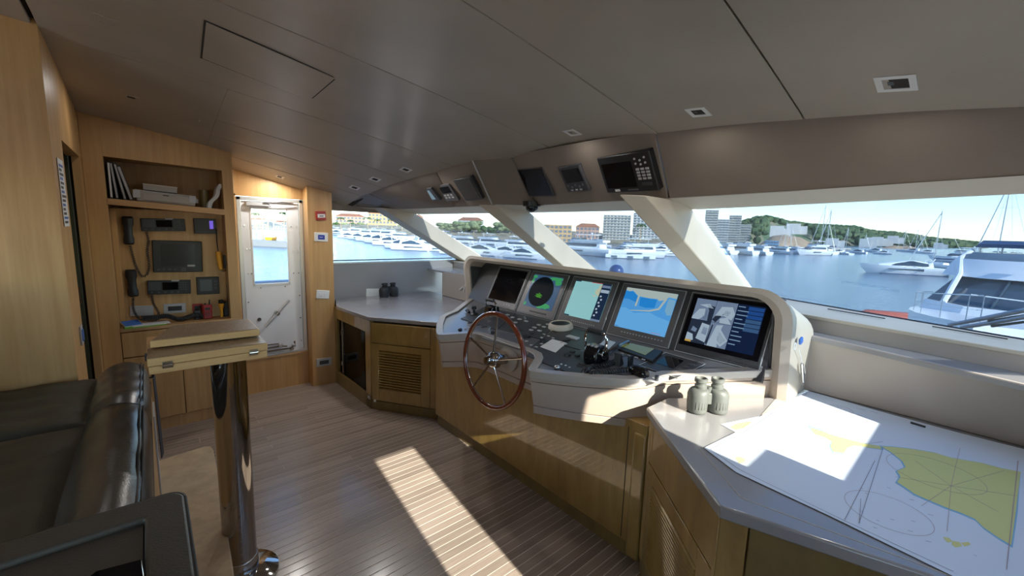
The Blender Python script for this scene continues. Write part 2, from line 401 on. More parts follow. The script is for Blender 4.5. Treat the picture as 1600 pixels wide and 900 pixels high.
# mullions: raked cream posts
def mullion(name, T, Bm, ext=.16):
    # T,Bm: section points (glass right, corner, left, glass left) at top and bottom
    T = [Vector(p) for p in T]; Bm = [Vector(p) for p in Bm]
    zt, zb = 1.85, 1.195
    top = [t + (t - b) * ((zt - t.z) / (t.z - b.z)) for t, b in zip(T, Bm)]
    bot = [b + (b - t) * ((b.z - zb) / (t.z - b.z)) for t, b in zip(T, Bm)]
    return obj(name, MB().loft([bot, top]), M_['cream'], kind='structure', bev=.006)
mullion('trim_4', [(2.475, 1.2, 1.806), (2.07, 1.2, 1.79), (1.965, 1.29, 1.785), (2.5, 1.32, 1.80)], [(3.467, 1.2, 1.298), (2.926, 1.2, 1.357), (2.80, 1.295, 1.366), (3.5, 1.32, 1.29)])
mullion('trim_5', [(2.551, 2.7, 1.811), (2.237, 2.7, 1.806), (2.161, 2.8, 1.792), (2.56, 2.82, 1.811)], [(3.465, 2.7, 1.315), (2.954, 2.7, 1.368), (2.917, 2.8, 1.367), (3.48, 2.82, 1.31)])
mullion('trim_6', [(2.371, 4.4, 1.80), (2.035, 4.4, 1.797), (2.003, 4.6, 1.797), (2.3, 4.66, 1.80)], [(3.403, 4.4, 1.251), (3.133, 4.4, 1.199), (3.06, 4.6, 1.236), (3.35, 4.66, 1.236)])
mullion('trim_7', [(2.05, -.05 - .02, 1.80), (1.90, -.58, 1.797), (1.87, -.70, 1.797), (1.9, -.78, 1.80)][1:] + [(2.0, -.70, 1.80)], [(3.0, -.55, 1.24), (2.95, -.70, 1.236), (3.0, -.78, 1.236), (3.1, -.70, 1.24)])
# sill, riser, ledge and leather panel below the windscreen
def band(name, nodes_a, nodes_b, m, th=(0, 0, -.02), **k):
    n = len(nodes_a); a = [Vector(p) for p in nodes_a]; b = [Vector(p) for p in nodes_b]; t = Vector(th)
    mb = MB().add(a + b + [p + t for p in a] + [p + t for p in b],
                  [(i, i + 1, n + i + 1, n + i) for i in range(n - 1)] + [(2 * n + i, 3 * n + i, 3 * n + i + 1, 2 * n + i + 1) for i in range(n - 1)] +
                  [(i, 2 * n + i, 2 * n + i + 1, i + 1) for i in range(n - 1)] + [(n + i, n + i + 1, 3 * n + i + 1, 3 * n + i) for i in range(n - 1)] +
                  [(0, n, 3 * n, 2 * n), (n - 1, 3 * n - 1, 4 * n - 1, 2 * n - 1)][:1] + [(n - 1, 3 * n - 1, 4 * n - 1, 2 * n - 1)])
    return obj(name, mb, m, **k)
PX = [(-.72, 2.22), (-.14, 2.39), (.55, 2.62), (3.35, 2.62), (4.24, 2.62)]           # panel top
RXN = [(-.72, 2.44), (-.15, 2.608), (.6, 2.754), (1.2, 2.86), (2.7, 2.86), (3.3, 2.80), (4.35, 2.98), (4.6, 3.0)]
yy = [-.72, -.15, .1, .35, .6, .9, 1.2, 2.7, 3.0, 3.35, 3.8, 4.24]
wallf = thing('wall_front', None, None, (2.7, 1.95, .85), kind='structure')
band('wall_panel', [(2.61, y, .8502 if y < 1 else .8552) for y in yy], [(interp(PX, y), y, 1.15) for y in yy], M_['taupe'], (.03, 0, 0), parent=wallf, bev=.008)
y2 = yy[:-1] + [4.24, 4.6]
band('ledge', [(interp(PX, min(y, 4.24)) + .0, y, 1.145) for y in y2], [(interp(RXN, y) + .03, y, 1.15) for y in y2], M_['counter'], parent=wallf)
band('riser', [(interp(RXN, y), y, 1.14) for y in y2], [(interp(RXN, y), y, 1.235) for y in y2], M_['taupe'], (.03, 0, 0), parent=wallf)
y3 = [-.72, -.15, .4, .87, 1.18, 2.0, 2.75, 3.3, 4.0, 4.62]
band('sill', [(interp(RXN, y) - .005, y, 1.237) for y in y3], [wb(y) + Vector((.03, 0, .003)) for y in y3], M_['cream'], parent=wallf, bev=.004)
obj('wall_panel', MB().bb((2.62, 4.235, .858), (2.95, 4.25, 1.14)), M_['taupe'], parent=wallf)
for ya, yb in ((.62, .34), (.15, -.1)):        # demister slots
    a, b = wb(ya) * .62 + Vector((interp(RXN, ya), ya, 1.237)) * .38, wb(yb) * .62 + Vector((interp(RXN, yb), yb, 1.237)) * .38
    a.z = b.z = 1.2285; d = Vector((.012, 0, 0))
    obj('demister_slot', MB().prism([a, b, b + d, a + d], (0, 0, .004)), M_['gap'], parent=wallf)

# port side wall forward of the pillar, and its mirror to starboard
wp = thing('wall_port', None, None, (1.0, 4.6, 0), kind='structure')
obj('wall_panel', MB().bb((1.41, 4.60, 0), (3.3, 4.66, 1.235)), M_['counter'], parent=wp)
obj('window_ledge', MB().bb((1.405, 4.595, 1.232), (3.12, 4.70, 1.248)), M_['satin'], parent=wp, bev=.002)
obj('window_seal', MB().bb((1.405, 4.628, 1.262), (3.0, 4.655, 1.272)), M_['navy'], parent=wp)
obj('header_panel', MB().bb((1.41, 4.58, 1.80), (2.2, 4.66, 1.95)), M_['valance'], parent=wp)
# pillar with its devices
pil = [(1.187, 4.385), (1.413, 4.375), (1.413, 4.66), (1.187, 4.66)]
obj('pillar', MB().prism([(x, y, 0) for x, y in pil], (0, 0, 2.1)), M_['oak'], parent=wp)
# door wall: lower panel, header, jambs
obj('wall_panel', MB().bb((.60, 4.53, 0), (1.19, 4.60, .335)), M_['oak'], parent=wp)
obj('wall_panel', MB().bb((.54, 4.53, 1.885), (1.19, 4.60, 2.3)), M_['oak'], parent=wp)
obj('wall_panel', MB().bb((.54, 4.53, 0), (.625, 4.60, 1.9)), M_['oak'], parent=wp)
obj('wall_panel', MB().bb((-.35, 4.57, 0), (.56, 4.62, 2.5)), M_['oak'], parent=wp)
obj('door_sill', MB().bb((.60, 4.515, .335), (1.19, 4.60, .35)), M_['oak_shelf'], parent=wp, bev=.002)
# left wall (x = -0.30), open sliding doorway in it, corridor beyond
wlf = thing('wall_left', None, None, (-.3, 3.5, 0), kind='structure')
for a, b in (((-.36, 2.932, 0), (-.30, 3.22, 2.6)), ((-.36, 4.061, 0), (-.30, 4.6, 2.6)), ((-.36, 3.22, 2.04), (-.30, 4.02, 2.6))):
    obj('wall_panel', MB().bb(a, b), M_['oak'], parent=wlf)
obj('door_jamb', MB().bb((-.338, 4.0, 0), (-.301, 4.06, 2.06)), M_['oak'], parent=wlf)
obj('jamb_recess', MB().bb((-.354, 4.03, 0), (-.338, 4.06, 2.06)), M_['black'], parent=wlf)
obj('corridor_lining', MB().bb((-1.3, 4.02, 0), (-.42, 4.06, 2.6)), M_['oak'], parent=wlf)
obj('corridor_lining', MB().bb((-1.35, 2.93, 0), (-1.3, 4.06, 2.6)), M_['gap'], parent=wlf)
dl = obj('door_2', MB().bb((-.42, 4.0, 0.01), (-.355, 4.035, 2.06)), M_['olive'], kind='structure', bev=.002)
obj('door_latch', MB().box((-.366, 3.998, 1.12), (.012, .008, .11)), M_['steel'], parent=dl)
wl2 = obj('wall_aft', MB().bb((-3.1, 2.85, 0), (-.30, 2.93, 2.62)), M_['oak'], kind='structure')
# starboard side: door with window, side window, aft opening added for bounce light
ws = thing('wall_starboard', None, None, (1.0, -.70, 0), kind='structure')
for a, b in (((-.9, -.78, 0), (.632, -.70, 2.5)), ((-3.1, -.78, 0), (-.9, -.70, .8)), ((-3.1, -.78, 1.9), (-.9, -.70, 2.5)), ((-3.1, -.78, .8), (-2.2, -.70, 1.9)), ((1.178, -.78, 0), (1.40, -.66, 2.3)), ((1.40, -.78, 0), (3.2, -.70, 1.34)), ((1.40, -.76, 1.33), (1.60, -.71, 1.47)), ((1.40, -.78, 1.88), (2.2, -.70, 2.3)),  # sill raised and corner block added to shape the sun on the chart
             ((.55, -.78, 1.90), (1.19, -.70, 2.4)), ((.55, -.78, 0), (1.19, -.70, .35))):
    obj('wall_panel', MB().bb(a, b), M_['oak'], parent=ws)
# aft bulkhead with an unseen opening behind the camera, put in to let skylight enter
wa = thing('wall_back', None, None, (-3.05, 1, 0), kind='structure')
for a, b in (((-3.1, -.78, 0), (-3.0, .3, 2.6)), ((-3.1, 1.7, 0), (-3.0, 2.93, 2.6)), ((-3.1, .3, 2.05), (-3.0, 1.7, 2.6)), ((-3.1, .3, 0), (-3.0, 1.7, .05))):
    obj('wall_panel', MB().bb(a, b), M_['oak'], parent=wa)

# ------------------------------------------------------------------ side doors (mirror pair)
def ship_door(name, yf, sgn, detail):
    # yf = inner face of the door; sgn = +1: outboard is +y
    d = thing(name, None, None, (.90, yf, .35), kind='structure')
    def B(x0, x1, y0, y1, z0, z1): return MB().bb((x0, yf + sgn * y0, z0), (x1, yf + sgn * y1, z1))
    # leaf around the glass opening
    gx0, gx1, gz0, gz1 = .735, 1.045, (1.055 if detail else .98), 1.785
    L0, L1, Z0, Z1 = .665, 1.145, .38, 1.845
    for b in ((L0, gx0, Z0, Z1), (gx1, L1, Z0, Z1), (gx0, gx1, Z0, gz0), (gx0, gx1, gz1, Z1)):
        obj('door_leaf', B(b[0], b[1], .012, .05, b[2], b[3]), M_['doorp'], parent=d, smooth=0)
    obj('door_pane', B(gx0 - .01, gx1 + .01, .03, .038, gz0 - .01, gz1 + .01), M_['glass_side'] if detail else M_['glass_door'], parent=d, smooth=0)
    mbw = MB()
    for b in ((gx0 - .004, gx0 + .008, gz0, gz1), (gx1 - .008, gx1 + .004, gz0, gz1)): mbw.bb((b[0], yf + sgn * .008, b[2]), (b[1], yf + sgn * .03, b[3]))
    for b in ((gz0 - .004, gz0 + .014), (gz1 - .01, gz1 + .004)): mbw.bb((gx0, yf + sgn * .008, b[0]), (gx1, yf + sgn * .03, b[1]))
    obj('glazing_bead', mbw, M_['white'], parent=d)
    for b in ((.628, .662, .355, 1.88), (1.148, 1.182, .355, 1.88)):
        obj('door_frame', B(b[0], b[1], -.008, .05, b[2], b[3]), M_['satin'], parent=d, bev=.004)
    obj('door_frame', B(.628, 1.182, -.008, .05, 1.848, 1.88), M_['satin'], parent=d, bev=.004)
    obj('door_frame', B(.628, 1.182, -.01, .05, .352, .378), M_['satin'], parent=d, bev=.004)
    if not detail: return d
    fy = yf + .012
    for (x, z) in [(.685, 1.62), (.69, 1.40), (.695, 1.17), (1.075, 1.62), (1.125, 1.62), (1.08, 1.38), (1.127, 1.38), (1.08, 1.16), (1.127, 1.16), (.72, 1.40), (.72, 1.17),
                   (.682, .90), (.79, 1.03), (1.0, 1.03), (1.128, .93), (1.128, .70), (1.128, .46)]:
        obj('bolt', MB().cyl((x, fy + .002, z), (x, fy - .006, z), .006, 10), M_['steel'], parent=d)
    # swinging lever handle
    a, b = at(452, 469, y=fy - .04), at(414, 511, y=fy - .04)
    c = (a + b) / 2
    hd = obj('door_handle', MB().tube([a, c, b], [.011, .013, .011], 12), M_['lgrey'], parent=d)
    obj('handle_boss', MB().cyl(c + Vector((0, .045, 0)), c - Vector((0, .012, 0)), .022, 20), M_['steel'], parent=hd)
    k = at(405, 499, y=fy)
    obj('door_lock', MB().cyl(k, k - Vector((0, .012, 0)), .018, 20), M_['chrome'], parent=d, bev=.003)
    # latch rods at the foot, closer at the head
    mbl = MB()
    mbl.tube([(.72, fy - .02, .43), (.93, fy - .02, .435), (.99, fy - .035, .43)], .008)
    mbl.tube([(.72, fy - .035, .40), (1.02, fy - .035, .405), (1.06, fy - .02, .44), (1.06, fy - .02, .47)], .009)
    mbl.tube([(.80, fy - .015, .465), (.92, fy - .015, .462)], .007)
    obj('latch_rod', mbl, M_['chrome'], parent=d)
    mbl = MB()
    for x, z in ((.93, .445), (1.05, .425), (1.03, .40)): mbl.box((x, fy - .02, z), (.035, .03, .035))
    obj('latch_block', mbl, M_['steel'], parent=d, bev=.004)
    cl = obj('door_closer', MB().bb((.70, fy - .035, 1.80), (.885, fy - .002, 1.832)), M_['lgrey'], parent=d, bev=.004)
    obj('closer_arm', MB().tube([(.84, fy - .04, 1.838), (.93, fy - .045, 1.845), (1.09, fy - .03, 1.842), (1.12, fy - .02, 1.83)], .006), M_['steel'], parent=cl)
    obj('closer_arm', MB().tube([(.88, fy - .03, 1.825), (.90, fy - .03, 1.80), (.87, fy - .03, 1.79)], .005), M_['steel'], parent=cl)
    return d
ship_door('door_1', 4.535, 1, True)
ship_door('door_3', -.70, -1, False)

# own decks outside the house: pale unseen decks added to bounce sunlight indoors, bulwark to port
mdeck = mat('pale deck', (.62, .58, .50), .7)
obj('bounce_deck_forward', MB().prism([(3.2, -2.3, .9), (3.75, 1, .9), (3.75, 3, .9), (3.2, 6.2, .9), (7, 5, .6), (7, -1.2, .6)], (0, 0, .05)), mdeck, kind='structure')
obj('bounce_deck_starboard', MB().bb((-8, -2.6, -.10), (7, -.79, -.02)), mdeck, kind='structure')
obj('bounce_deck_aft', MB().bb((-9, -2.6, -.11), (-3.11, 6.4, -.03)), mdeck, kind='structure')
obj('deck_port', MB().bb((-3.1, 4.72, -.10), (6, 6.4, -.02)), mdeck, kind='structure')
_b = at(440, 438, y=5.9)
obj('bulwark', MB().bb((-4, 5.9, -.1), (6, 6.0, _b.z)), mat('white bulwark', (.55, .60, .68), .4), kind='structure', bev=.02)
# ================================================================== HELM CONSOLE
DZ = lambda x: .925 + .077 * (x - 1.5)
DN = Vector((-.077, 0, 1)).normalized()
def D(u, v): return pl(u, v, (1.5, 0, .925), DN)
TOP = [(2.36, .62), (1.90, .985), (1.80, 1.025), (1.72, 1.075), (1.585, 1.255), (1.50, 1.39), (1.462, 1.465), (1.455, 1.50), (1.475, 1.53), (1.56, 1.585), (1.61, 1.62), (1.645, 1.665), (1.655, 1.72)]
TOP = TOP + [(x, 3.9 - y) for x, y in TOP[::-1]]
def offs(poly, d):                                  # inward offset of an open outline (towards +x / centre)
    out = []; n = len(poly)
    for i, (x, y) in enumerate(poly):
        a = Vector(poly[max(i - 1, 0)]); b = Vector(poly[min(i + 1, n - 1)]); t = (b - a).normalized()
        out.append((x + t.y * d, y - t.x * d))
    return out
hc = thing('helm_console', 'wide taupe leather and golden wood helm console with five screens in its hood', 'console', (1.95, 1.95, 0))
# base
obj('base_panel', MB().bb((1.75, .975, .085), (2.6, 2.925, .74)), M_['veneer'], parent=hc, bev=.002)
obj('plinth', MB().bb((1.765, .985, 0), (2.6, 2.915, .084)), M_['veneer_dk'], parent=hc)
obj('base_joint', MB().bb((1.7485, 1.075, .10), (1.752, 1.079, .70)), M_['gap'], parent=hc)
obj('corner_post', MB().bb((1.742, .972, .02), (1.80, 1.045, .688)), M_['veneer'], parent=hc, bev=.012, bseg=3)
# apron (leather skirt) following the dash outline
def wall_ring(poly, z0, z1, zoff=False):
    n = len(poly)
    a = [Vector((x, y, z0 if not zoff else DZ(x) + z0)) for x, y in poly]; b = [Vector((x, y, DZ(x) + z1)) for x, y in poly]
    return a, b
def skirt(name, d0, d1, za, zb, m, fa=None, bev=0, th=.04):
    o0 = offs(TOP, d0); o1 = offs(TOP, d1); n = len(TOP); i0 = offs(TOP, d0 + th); i1 = offs(TOP, d1 + th)
    A = [Vector((x, y, za(x))) for x, y in o0]; B = [Vector((x, y, zb(x))) for x, y in o1]
    C_ = [Vector((x, y, za(x))) for x, y in i0]; D_ = [Vector((x, y, zb(x))) for x, y in i1]
    f = []
    for i in range(n - 1):
        f += [(i, i + 1, n + i + 1, n + i), (2 * n + i, 3 * n + i, 3 * n + i + 1, 2 * n + i + 1), (i, 2 * n + i, 2 * n + i + 1, i + 1), (n + i, n + i + 1, 3 * n + i + 1, 3 * n + i)]
    f += [(0, n, 3 * n, 2 * n), (n - 1, 3 * n - 1, 4 * n - 1, 2 * n - 1)]
    return obj(name, MB().add(A + B + C_ + D_, f), m, parent=hc, bev=bev, smooth=28)
skirt('apron', .035, .012, lambda x: .735, lambda x: DZ(x) - .052, M_['console'], bev=.003)
skirt('apron_rim', .038, .035, lambda x: .690, lambda x: .731, M_['console'], bev=.004)
skirt('apron_rim', .010, .0, lambda x: DZ(x) - .048, lambda x: DZ(x) - .004, M_['console'], bev=.006)
# leather border of the dash, lip proud of the sunken deck
def strip(name, d0, d1, z0, z1, m, bev=.004, poly=None):
    P = poly or TOP; o0 = offs(P, d0); o1 = offs(P, d1); n = len(P)
    A = [Vector((x, y, DZ(x) + z1)) for x, y in o0]; B = [Vector((x, y, DZ(x) + z1)) for x, y in o1]
    C_ = [Vector((x, y, DZ(x) + z0)) for x, y in o0]; D_ = [Vector((x, y, DZ(x) + z0)) for x, y in o1]; f = []
    for i in range(n - 1):
        f += [(i, i + 1, n + i + 1, n + i), (2 * n + i, 3 * n + i, 3 * n + i + 1, 2 * n + i + 1), (i, 2 * n + i, 2 * n + i + 1, i + 1), (n + i, n + i + 1, 3 * n + i + 1, 3 * n + i)]
    f += [(0, n, 3 * n, 2 * n), (n - 1, 3 * n - 1, 4 * n - 1, 2 * n - 1)]
    return obj(name, MB().add(A + B + C_ + D_, f), m, parent=hc, bev=bev, smooth=28)
strip('dash_border', 0, .05, -.03, .010, M_['dash'], .008)
inn = offs(TOP, .045)
mb = MB(); poly = [Vector((x, y, DZ(x) - .02)) for x, y in inn]
mb.prism(poly, (0, 0, .018)); obj('dash_deck', mb, M_['deckp'], parent=hc)
# ---- hood: leather arch around the screens
BA = Vector((2.28, 0, .985)); BV = Vector((.17, 0, .335)).normalized(); BN = Vector((-.335, 0, .17)).normalized()
def arch(x, y0, y1, z0, z1, r, n=6):
    p = [(x, y0, z0)]
    for k in range(n + 1):
        a = pi / 2 * k / n; p.append((x, y0 + r * (1 - cos(a)), z1 - r * (1 - sin(a))))
    for k in range(n + 1):
        a = pi / 2 * (1 - k / n); p.append((x, y1 - r * (1 - cos(a)), z1 - r * (1 - sin(a))))
    p.append((x, y1, z0)); return [Vector(q) for q in p]
def lean(P, x0, x1, z0=.85, z1=1.4):              # rim leans: x varies with height
    return [Vector((x0 + (x1 - x0) * (p.z - z0) / (z1 - z0), p.y, p.z)) for p in P]
o_f = lean(arch(0, .575, 3.325, .85, 1.405, .15), 2.34, 2.27)
i_f = lean(arch(0, .655, 3.245, .85, 1.355, .11), 2.35, 2.28)
o_b = lean(arch(0, .565, 3.335, .85, 1.265, .12), 2.66, 2.63)
i_b = lean(arch(0, .665, 3.235, .85, 1.345, .10), 2.50, 2.50)
n = len(o_f); mb = MB()
mb.loft([o_b, o_f], cap=False, closed=False)
obj('hood_shell', mb, M_['cream'], parent=hc, smooth=30)
mb = MB(); mb.loft([o_f, [p * .5 + q * .5 + Vector((-.016, 0, 0)) for p, q in zip(o_f, i_f)], i_f, i_b], cap=False, closed=False)
rimo = obj('hood_rim', mb, M_['taupe'], parent=hc, smooth=40)
# screen bank
def bk(y, s, n=0): return BA + Vector((0, y, 0)) + BV * s + BN * n
mb = MB(); mb.prism([bk(.67, -.05), bk(3.23, -.05), bk(3.23, .40), bk(.67, .40)], -BN * .03)
obj('screen_bank', mb, M_['dgrey'], parent=hc)
obj('bank_end', MB().prism([(2.36, .662, .86), (2.30, .662, 1.33), (2.47, .662, 1.345), (2.47, .662, .86)], (0, .01, 0)), M_['dgrey'], parent=hc)
obj('bank_end', MB().prism([(2.36, 3.238, .86), (2.30, 3.238, 1.33), (2.47, 3.238, 1.345), (2.47, 3.238, .86)], (0, -.01, 0)), M_['dgrey'], parent=hc)
mb = MB()
for k in range(2): mb.add([bk(.685 + .0 , .02 + .012 * k, .004)], [])
obj('bank_badge', MB().add([bk(.70, .030, .003), bk(.70, .018, .003), bk(.68, .018, .003), bk(.68, .030, .003), bk(.70, .016, .003), bk(.70, .004, .003), bk(.68, .004, .003), bk(.68, .016, .003)], [(0, 1, 2, 3), (4, 5, 6, 7)]), M_['lgrey'], parent=hc)
# ---- five screens
FRM = [(2.958, 2.548), (2.520, 2.112), (2.068, 1.662), (1.622, 1.178), (1.142, .690)]
HT = .372
def monitor(k, label):
    y1, y0 = FRM[k]; w = y1 - y0
    o = bk((y0 + y1) / 2, 0, .0)
    M = FR(o, (0, -1, 0), BV, BN)
    t = thing('monitor', label, 'monitor', tuple(o), group='built-in screens of the helm console')
    def L(x0, x1, s0, s1, n0, n1): return MB(M).bb((x0, s0, n0), (x1, s1, n1))
    hw = w / 2
    mbf = MB(M)
    for b in ((-hw, hw, 0, .0035), (-hw, hw, HT - .0035, HT)): mbf.bb((b[0], b[2], 0), (b[1], b[3], .007))
    for b in ((-hw, -hw + .0035), (hw - .0035, hw)): mbf.bb((b[0], 0, 0), (b[1], HT, .007))
    obj('frame', mbf, M_['lgrey'], parent=t)
    obj('bezel', L(-hw + .004, hw - .004, .004, HT - .004, 0, .010), M_['mgrey'] if k < 4 else M_['dgrey'], parent=t, bev=.003)
    sx, s0, s1 = hw - .042, .062, HT - .03
    return t, M, L, hw, sx, s0, s1
def scr_poly(M, pts, n, m, parent, name='screen_area'):
    mb = MB(M); mb.prism([(a, b, n) for a, b in pts], (0, 0, .0004)); return obj(name, mb, m, parent=parent, smooth=0)
def rect(a, b, c, d): return [(a, c), (b, c), (b, d), (a, d)]
def blob(cx, cy, rx, ry, n=14, j=.3, seed=1):
    r = random.Random(seed); return [(cx + rx * cos(2 * pi * k / n) * (1 + r.uniform(-j, j)), cy + ry * sin(2 * pi * k / n) * (1 + r.uniform(-j, j))) for k in range(n)]
E_ = dict(off=mat('dark screen', (.004, .004, .006), .05, spec=.2), rb=emi('radar ground', (.045, .10, .19)), rg=emi('radar green', (.05, .33, .12)), rd=emi('radar disc', (.001, .003, .006), rough=.6), rl=emi('radar lime', (.10, .60, .02)),
          c1=emi('chart shallow cyan', (.28, .58, .60)), c2=emi('chart land beige', (.50, .55, .40)), c3=emi('chart side panel', (.01, .025, .06)), c4=emi('screen pale', (.45, .55, .65)), c5=emi('screen red', (.6, .08, .08)),
          b1=emi('chart sea blue', (.13, .42, .80)), b2=emi('chart deep blue', (.02, .24, .66)), b3=emi('chart land sand', (.42, .50, .48)), b4=emi('chart mid blue', (.08, .34, .74)), b5=emi('chart harbour', (.20, .42, .62)),
          v0=emi('camera grey', (.13, .19, .29)), v1=emi('camera light', (.36, .46, .56)), v2=emi('camera dark', (.02, .03, .055)), v3=emi('camera mid', (.16, .22, .33)), n0=emi('menu navy', (.006, .015, .05)), n1=emi('menu blue', (.015, .07, .26)), n2=emi('menu light', (.20, .32, .45)), am=emi('screen amber', (.55, .33, .06)), ny=emi('screen navy line', (.04, .10, .22)))
def buttons(L, t, n, x0, x1, s=.030, m='lgrey', sz=.010):
    for i in range(n):
        x = x0 + (x1 - x0) * i / max(n - 1, 1)
        obj('button', L(x - sz * .42, x + sz * .42, s - .003, s + .003, .009, .0125), M_[m], parent=t)
# 1: dark
t, M, L, hw, sx, s0, s1 = monitor(0, 'switched-off black screen at the port end of the helm console')
obj('screen', L(-hw + .022, hw - .022, .055, HT - .02, .009, .0115), E_['off'], parent=t)
buttons(L, t, 8, -.12, .12)
# 2: radar
t, M, L, hw, sx, s0, s1 = monitor(1, 'helm screen showing a black radar circle on a blue and green ground')
sc = obj('screen', L(-sx, sx, s0, s1, .009, .0115), E_['rb'], parent=t); n0 = .012
sm = (s0 + s1) / 2
for cx, cy, rx, ry, sd in ((-sx * .86, s1 - .02, .028, .014, 3), (-sx * .92, s1 - .055, .014, .022, 4), (sx * .55, s1 - .02, .07, .015, 5), (sx * .78, s1 - .045, .035, .025, 6), (-sx * .9, s0 + .02, .014, .018, 7), (sx * .45, s0 + .03, .07, .022, 8), (sx * .2, s0 + .015, .05, .012, 9)):
    pts = [(max(-sx, min(sx, a)), max(s0, min(s1, b))) for a, b in blob(cx, cy, rx, ry, 14, .35, sd)]
    scr_poly(M, pts, n0, E_['rg'], sc, 'echo_field')
scr_poly(M, [(-.02 + .128 * cos(a * pi / 24), sm + .128 * sin(a * pi / 24)) for a in range(48)], n0 + .0006, E_['rd'], sc, 'radar_disc')
for (a, b, c, d) in ((-.035, -.018, .012, .015), (-.06, .0, .002, .005), (-.05, .012, -.006, -.003), (-.065, -.005, -.014, -.011), (-.045, .008, -.021, -.018)):
    scr_poly(M, rect(a, b, sm - .03 + c, sm - .03 + d), n0 + .0012, E_['rl'], sc, 'radar_text')
obj('card_slot', L(-.06, .12, .022, .034, .009, .013), M_['black'], parent=t)
# 3: chart with side panel
t, M, L, hw, sx, s0, s1 = monitor(2, 'helm screen showing a pale cyan sea chart with a dark data column')
sc = obj('screen', L(-sx, sx, s0, s1, .009, .0115), E_['c1'], parent=t)
X = sx * .52
scr_poly(M, [(X, s1 - .01), (X, s1 - .10), (.05, s1 - .085), (.04, s1 - .06), (.065, s1 - .035), (.06, s1 - .022), (.08, s1 - .01)], n0, E_['c2'], sc, 'land_area')
scr_poly(M, blob(.045, s1 - .10, .012, .006, 9, .4, 2), n0, E_['c2'], sc, 'island')
for y, x in ((.17, -.02), (.12, -.06), (.09, .03)): scr_poly(M, rect(x - .01, x + .014, s0 + y - .06, s0 + y - .059), n0, E_['c4'], sc, 'sounding_line')
scr_poly(M, [(-.10, s0 + .02), (-.099, s0 + .02), (.04, s0 + .13), (.04, s0 + .129)], n0, E_['b5'], sc, 'route_line')
scr_poly(M, rect(-sx, -sx + .05, s1 - .008, s1), n0, E_['c3'], sc, 'menu_tab'); scr_poly(M, rect(-.01, X, s1 - .004, s1), n0, E_['c5'], sc, 'alarm_bar')
scr_poly(M, rect(-sx, -sx + .05, s0, s0 + .008), n0, E_['c3'], sc, 'menu_tab')
scr_poly(M, rect(X, sx, s0, s1), n0, E_['c3'], sc, 'data_column')
for a, b in ((.012, .03), (.045, .068)): scr_poly(M, rect(X + .004, sx - .004, s1 - b, s1 - a), n0 + .0006, E_['v3'] if a < .02 else E_['v1'], sc, 'data_box')
for i in range(7):
    y = s1 - .09 - i * .024
    scr_poly(M, rect(X + .012 + (i % 2) * .012, X + .026 + (i % 2) * .012, y - .012, y), n0 + .0006, E_['c4'], sc, 'data_value')
scr_poly(M, rect(X, sx, s0, s0 + .014), n0 + .0006, E_['v3'], sc, 'data_box')
buttons(L, t, 12, -.07, .13)
# 4: blue harbour chart
t, M, L, hw, sx, s0, s1 = monitor(3, 'helm screen showing a blue harbour chart with a long pier')
sc = obj('screen', L(-sx, sx, s0, s1, .009, .0115), E_['b1'], parent=t)
cx_ = lambda f: -sx + 2 * sx * f
cy_ = lambda f: s1 - (s1 - s0) * f
P = lambda L_: [(cx_(a), cy_(b)) for a, b in L_]
scr_poly(M, P([(0, .08), (0, .52), (.1, .50), (.2, .54), (.3, .60), (.45, .56), (.6, .52), (.75, .58), (1, .64), (1, .12), (.5, .1)]), n0, E_['b4'], sc, 'shoal_area')
scr_poly(M, P([(0, .10), (.10, .10), (.14, .08), (.28, .19), (.28, .34), (.1, .28), (0, .30)]), n0 + .0003, E_['b2'], sc, 'deep_area')
scr_poly(M, P([(.33, .20), (.66, .20), (.66, .40), (.50, .43), (.36, .41)]), n0 + .0003, E_['b2'], sc, 'deep_area')
scr_poly(M, P([(0, 0), (1, 0), (1, .11), (.86, .10), (.80, .18), (.70, .22), (.66, .18), (.5, .19), (.31, .18), (.27, .17), (.22, .13), (.14, .06), (.08, .09), (0, .07)]), n0 + .0008, E_['b3'], sc, 'land_area')
scr_poly(M, P([(.275, .15), (.31, .15), (.31, .43), (.275, .43)]), n0 + .0008, E_['b3'], sc, 'pier')
scr_poly(M, P([(.80, .14), (.84, .15), (.76, .42), (.60, .50), (.22, .56), (.22, .545), (.58, .47), (.73, .39)]), n0 + .0008, E_['b3'], sc, 'breakwater')
scr_poly(M, P([(.86, .14), (.99, .15), (1, .50), (.92, .52), (.86, .42)]), n0 + .0008, E_['b5'], sc, 'harbour_area')
scr_poly(M, rect(cx_(.74), cx_(.92), s0 + .008, s0 + .010), n0 + .001, E_['c5'], sc, 'alarm_text'); scr_poly(M, rect(-sx, -sx + .03, s0 + .004, s0 + .007), n0 + .001, E_['ny'], sc, 'menu_tab')
buttons(L, t, 14, -.11, .17, .036)
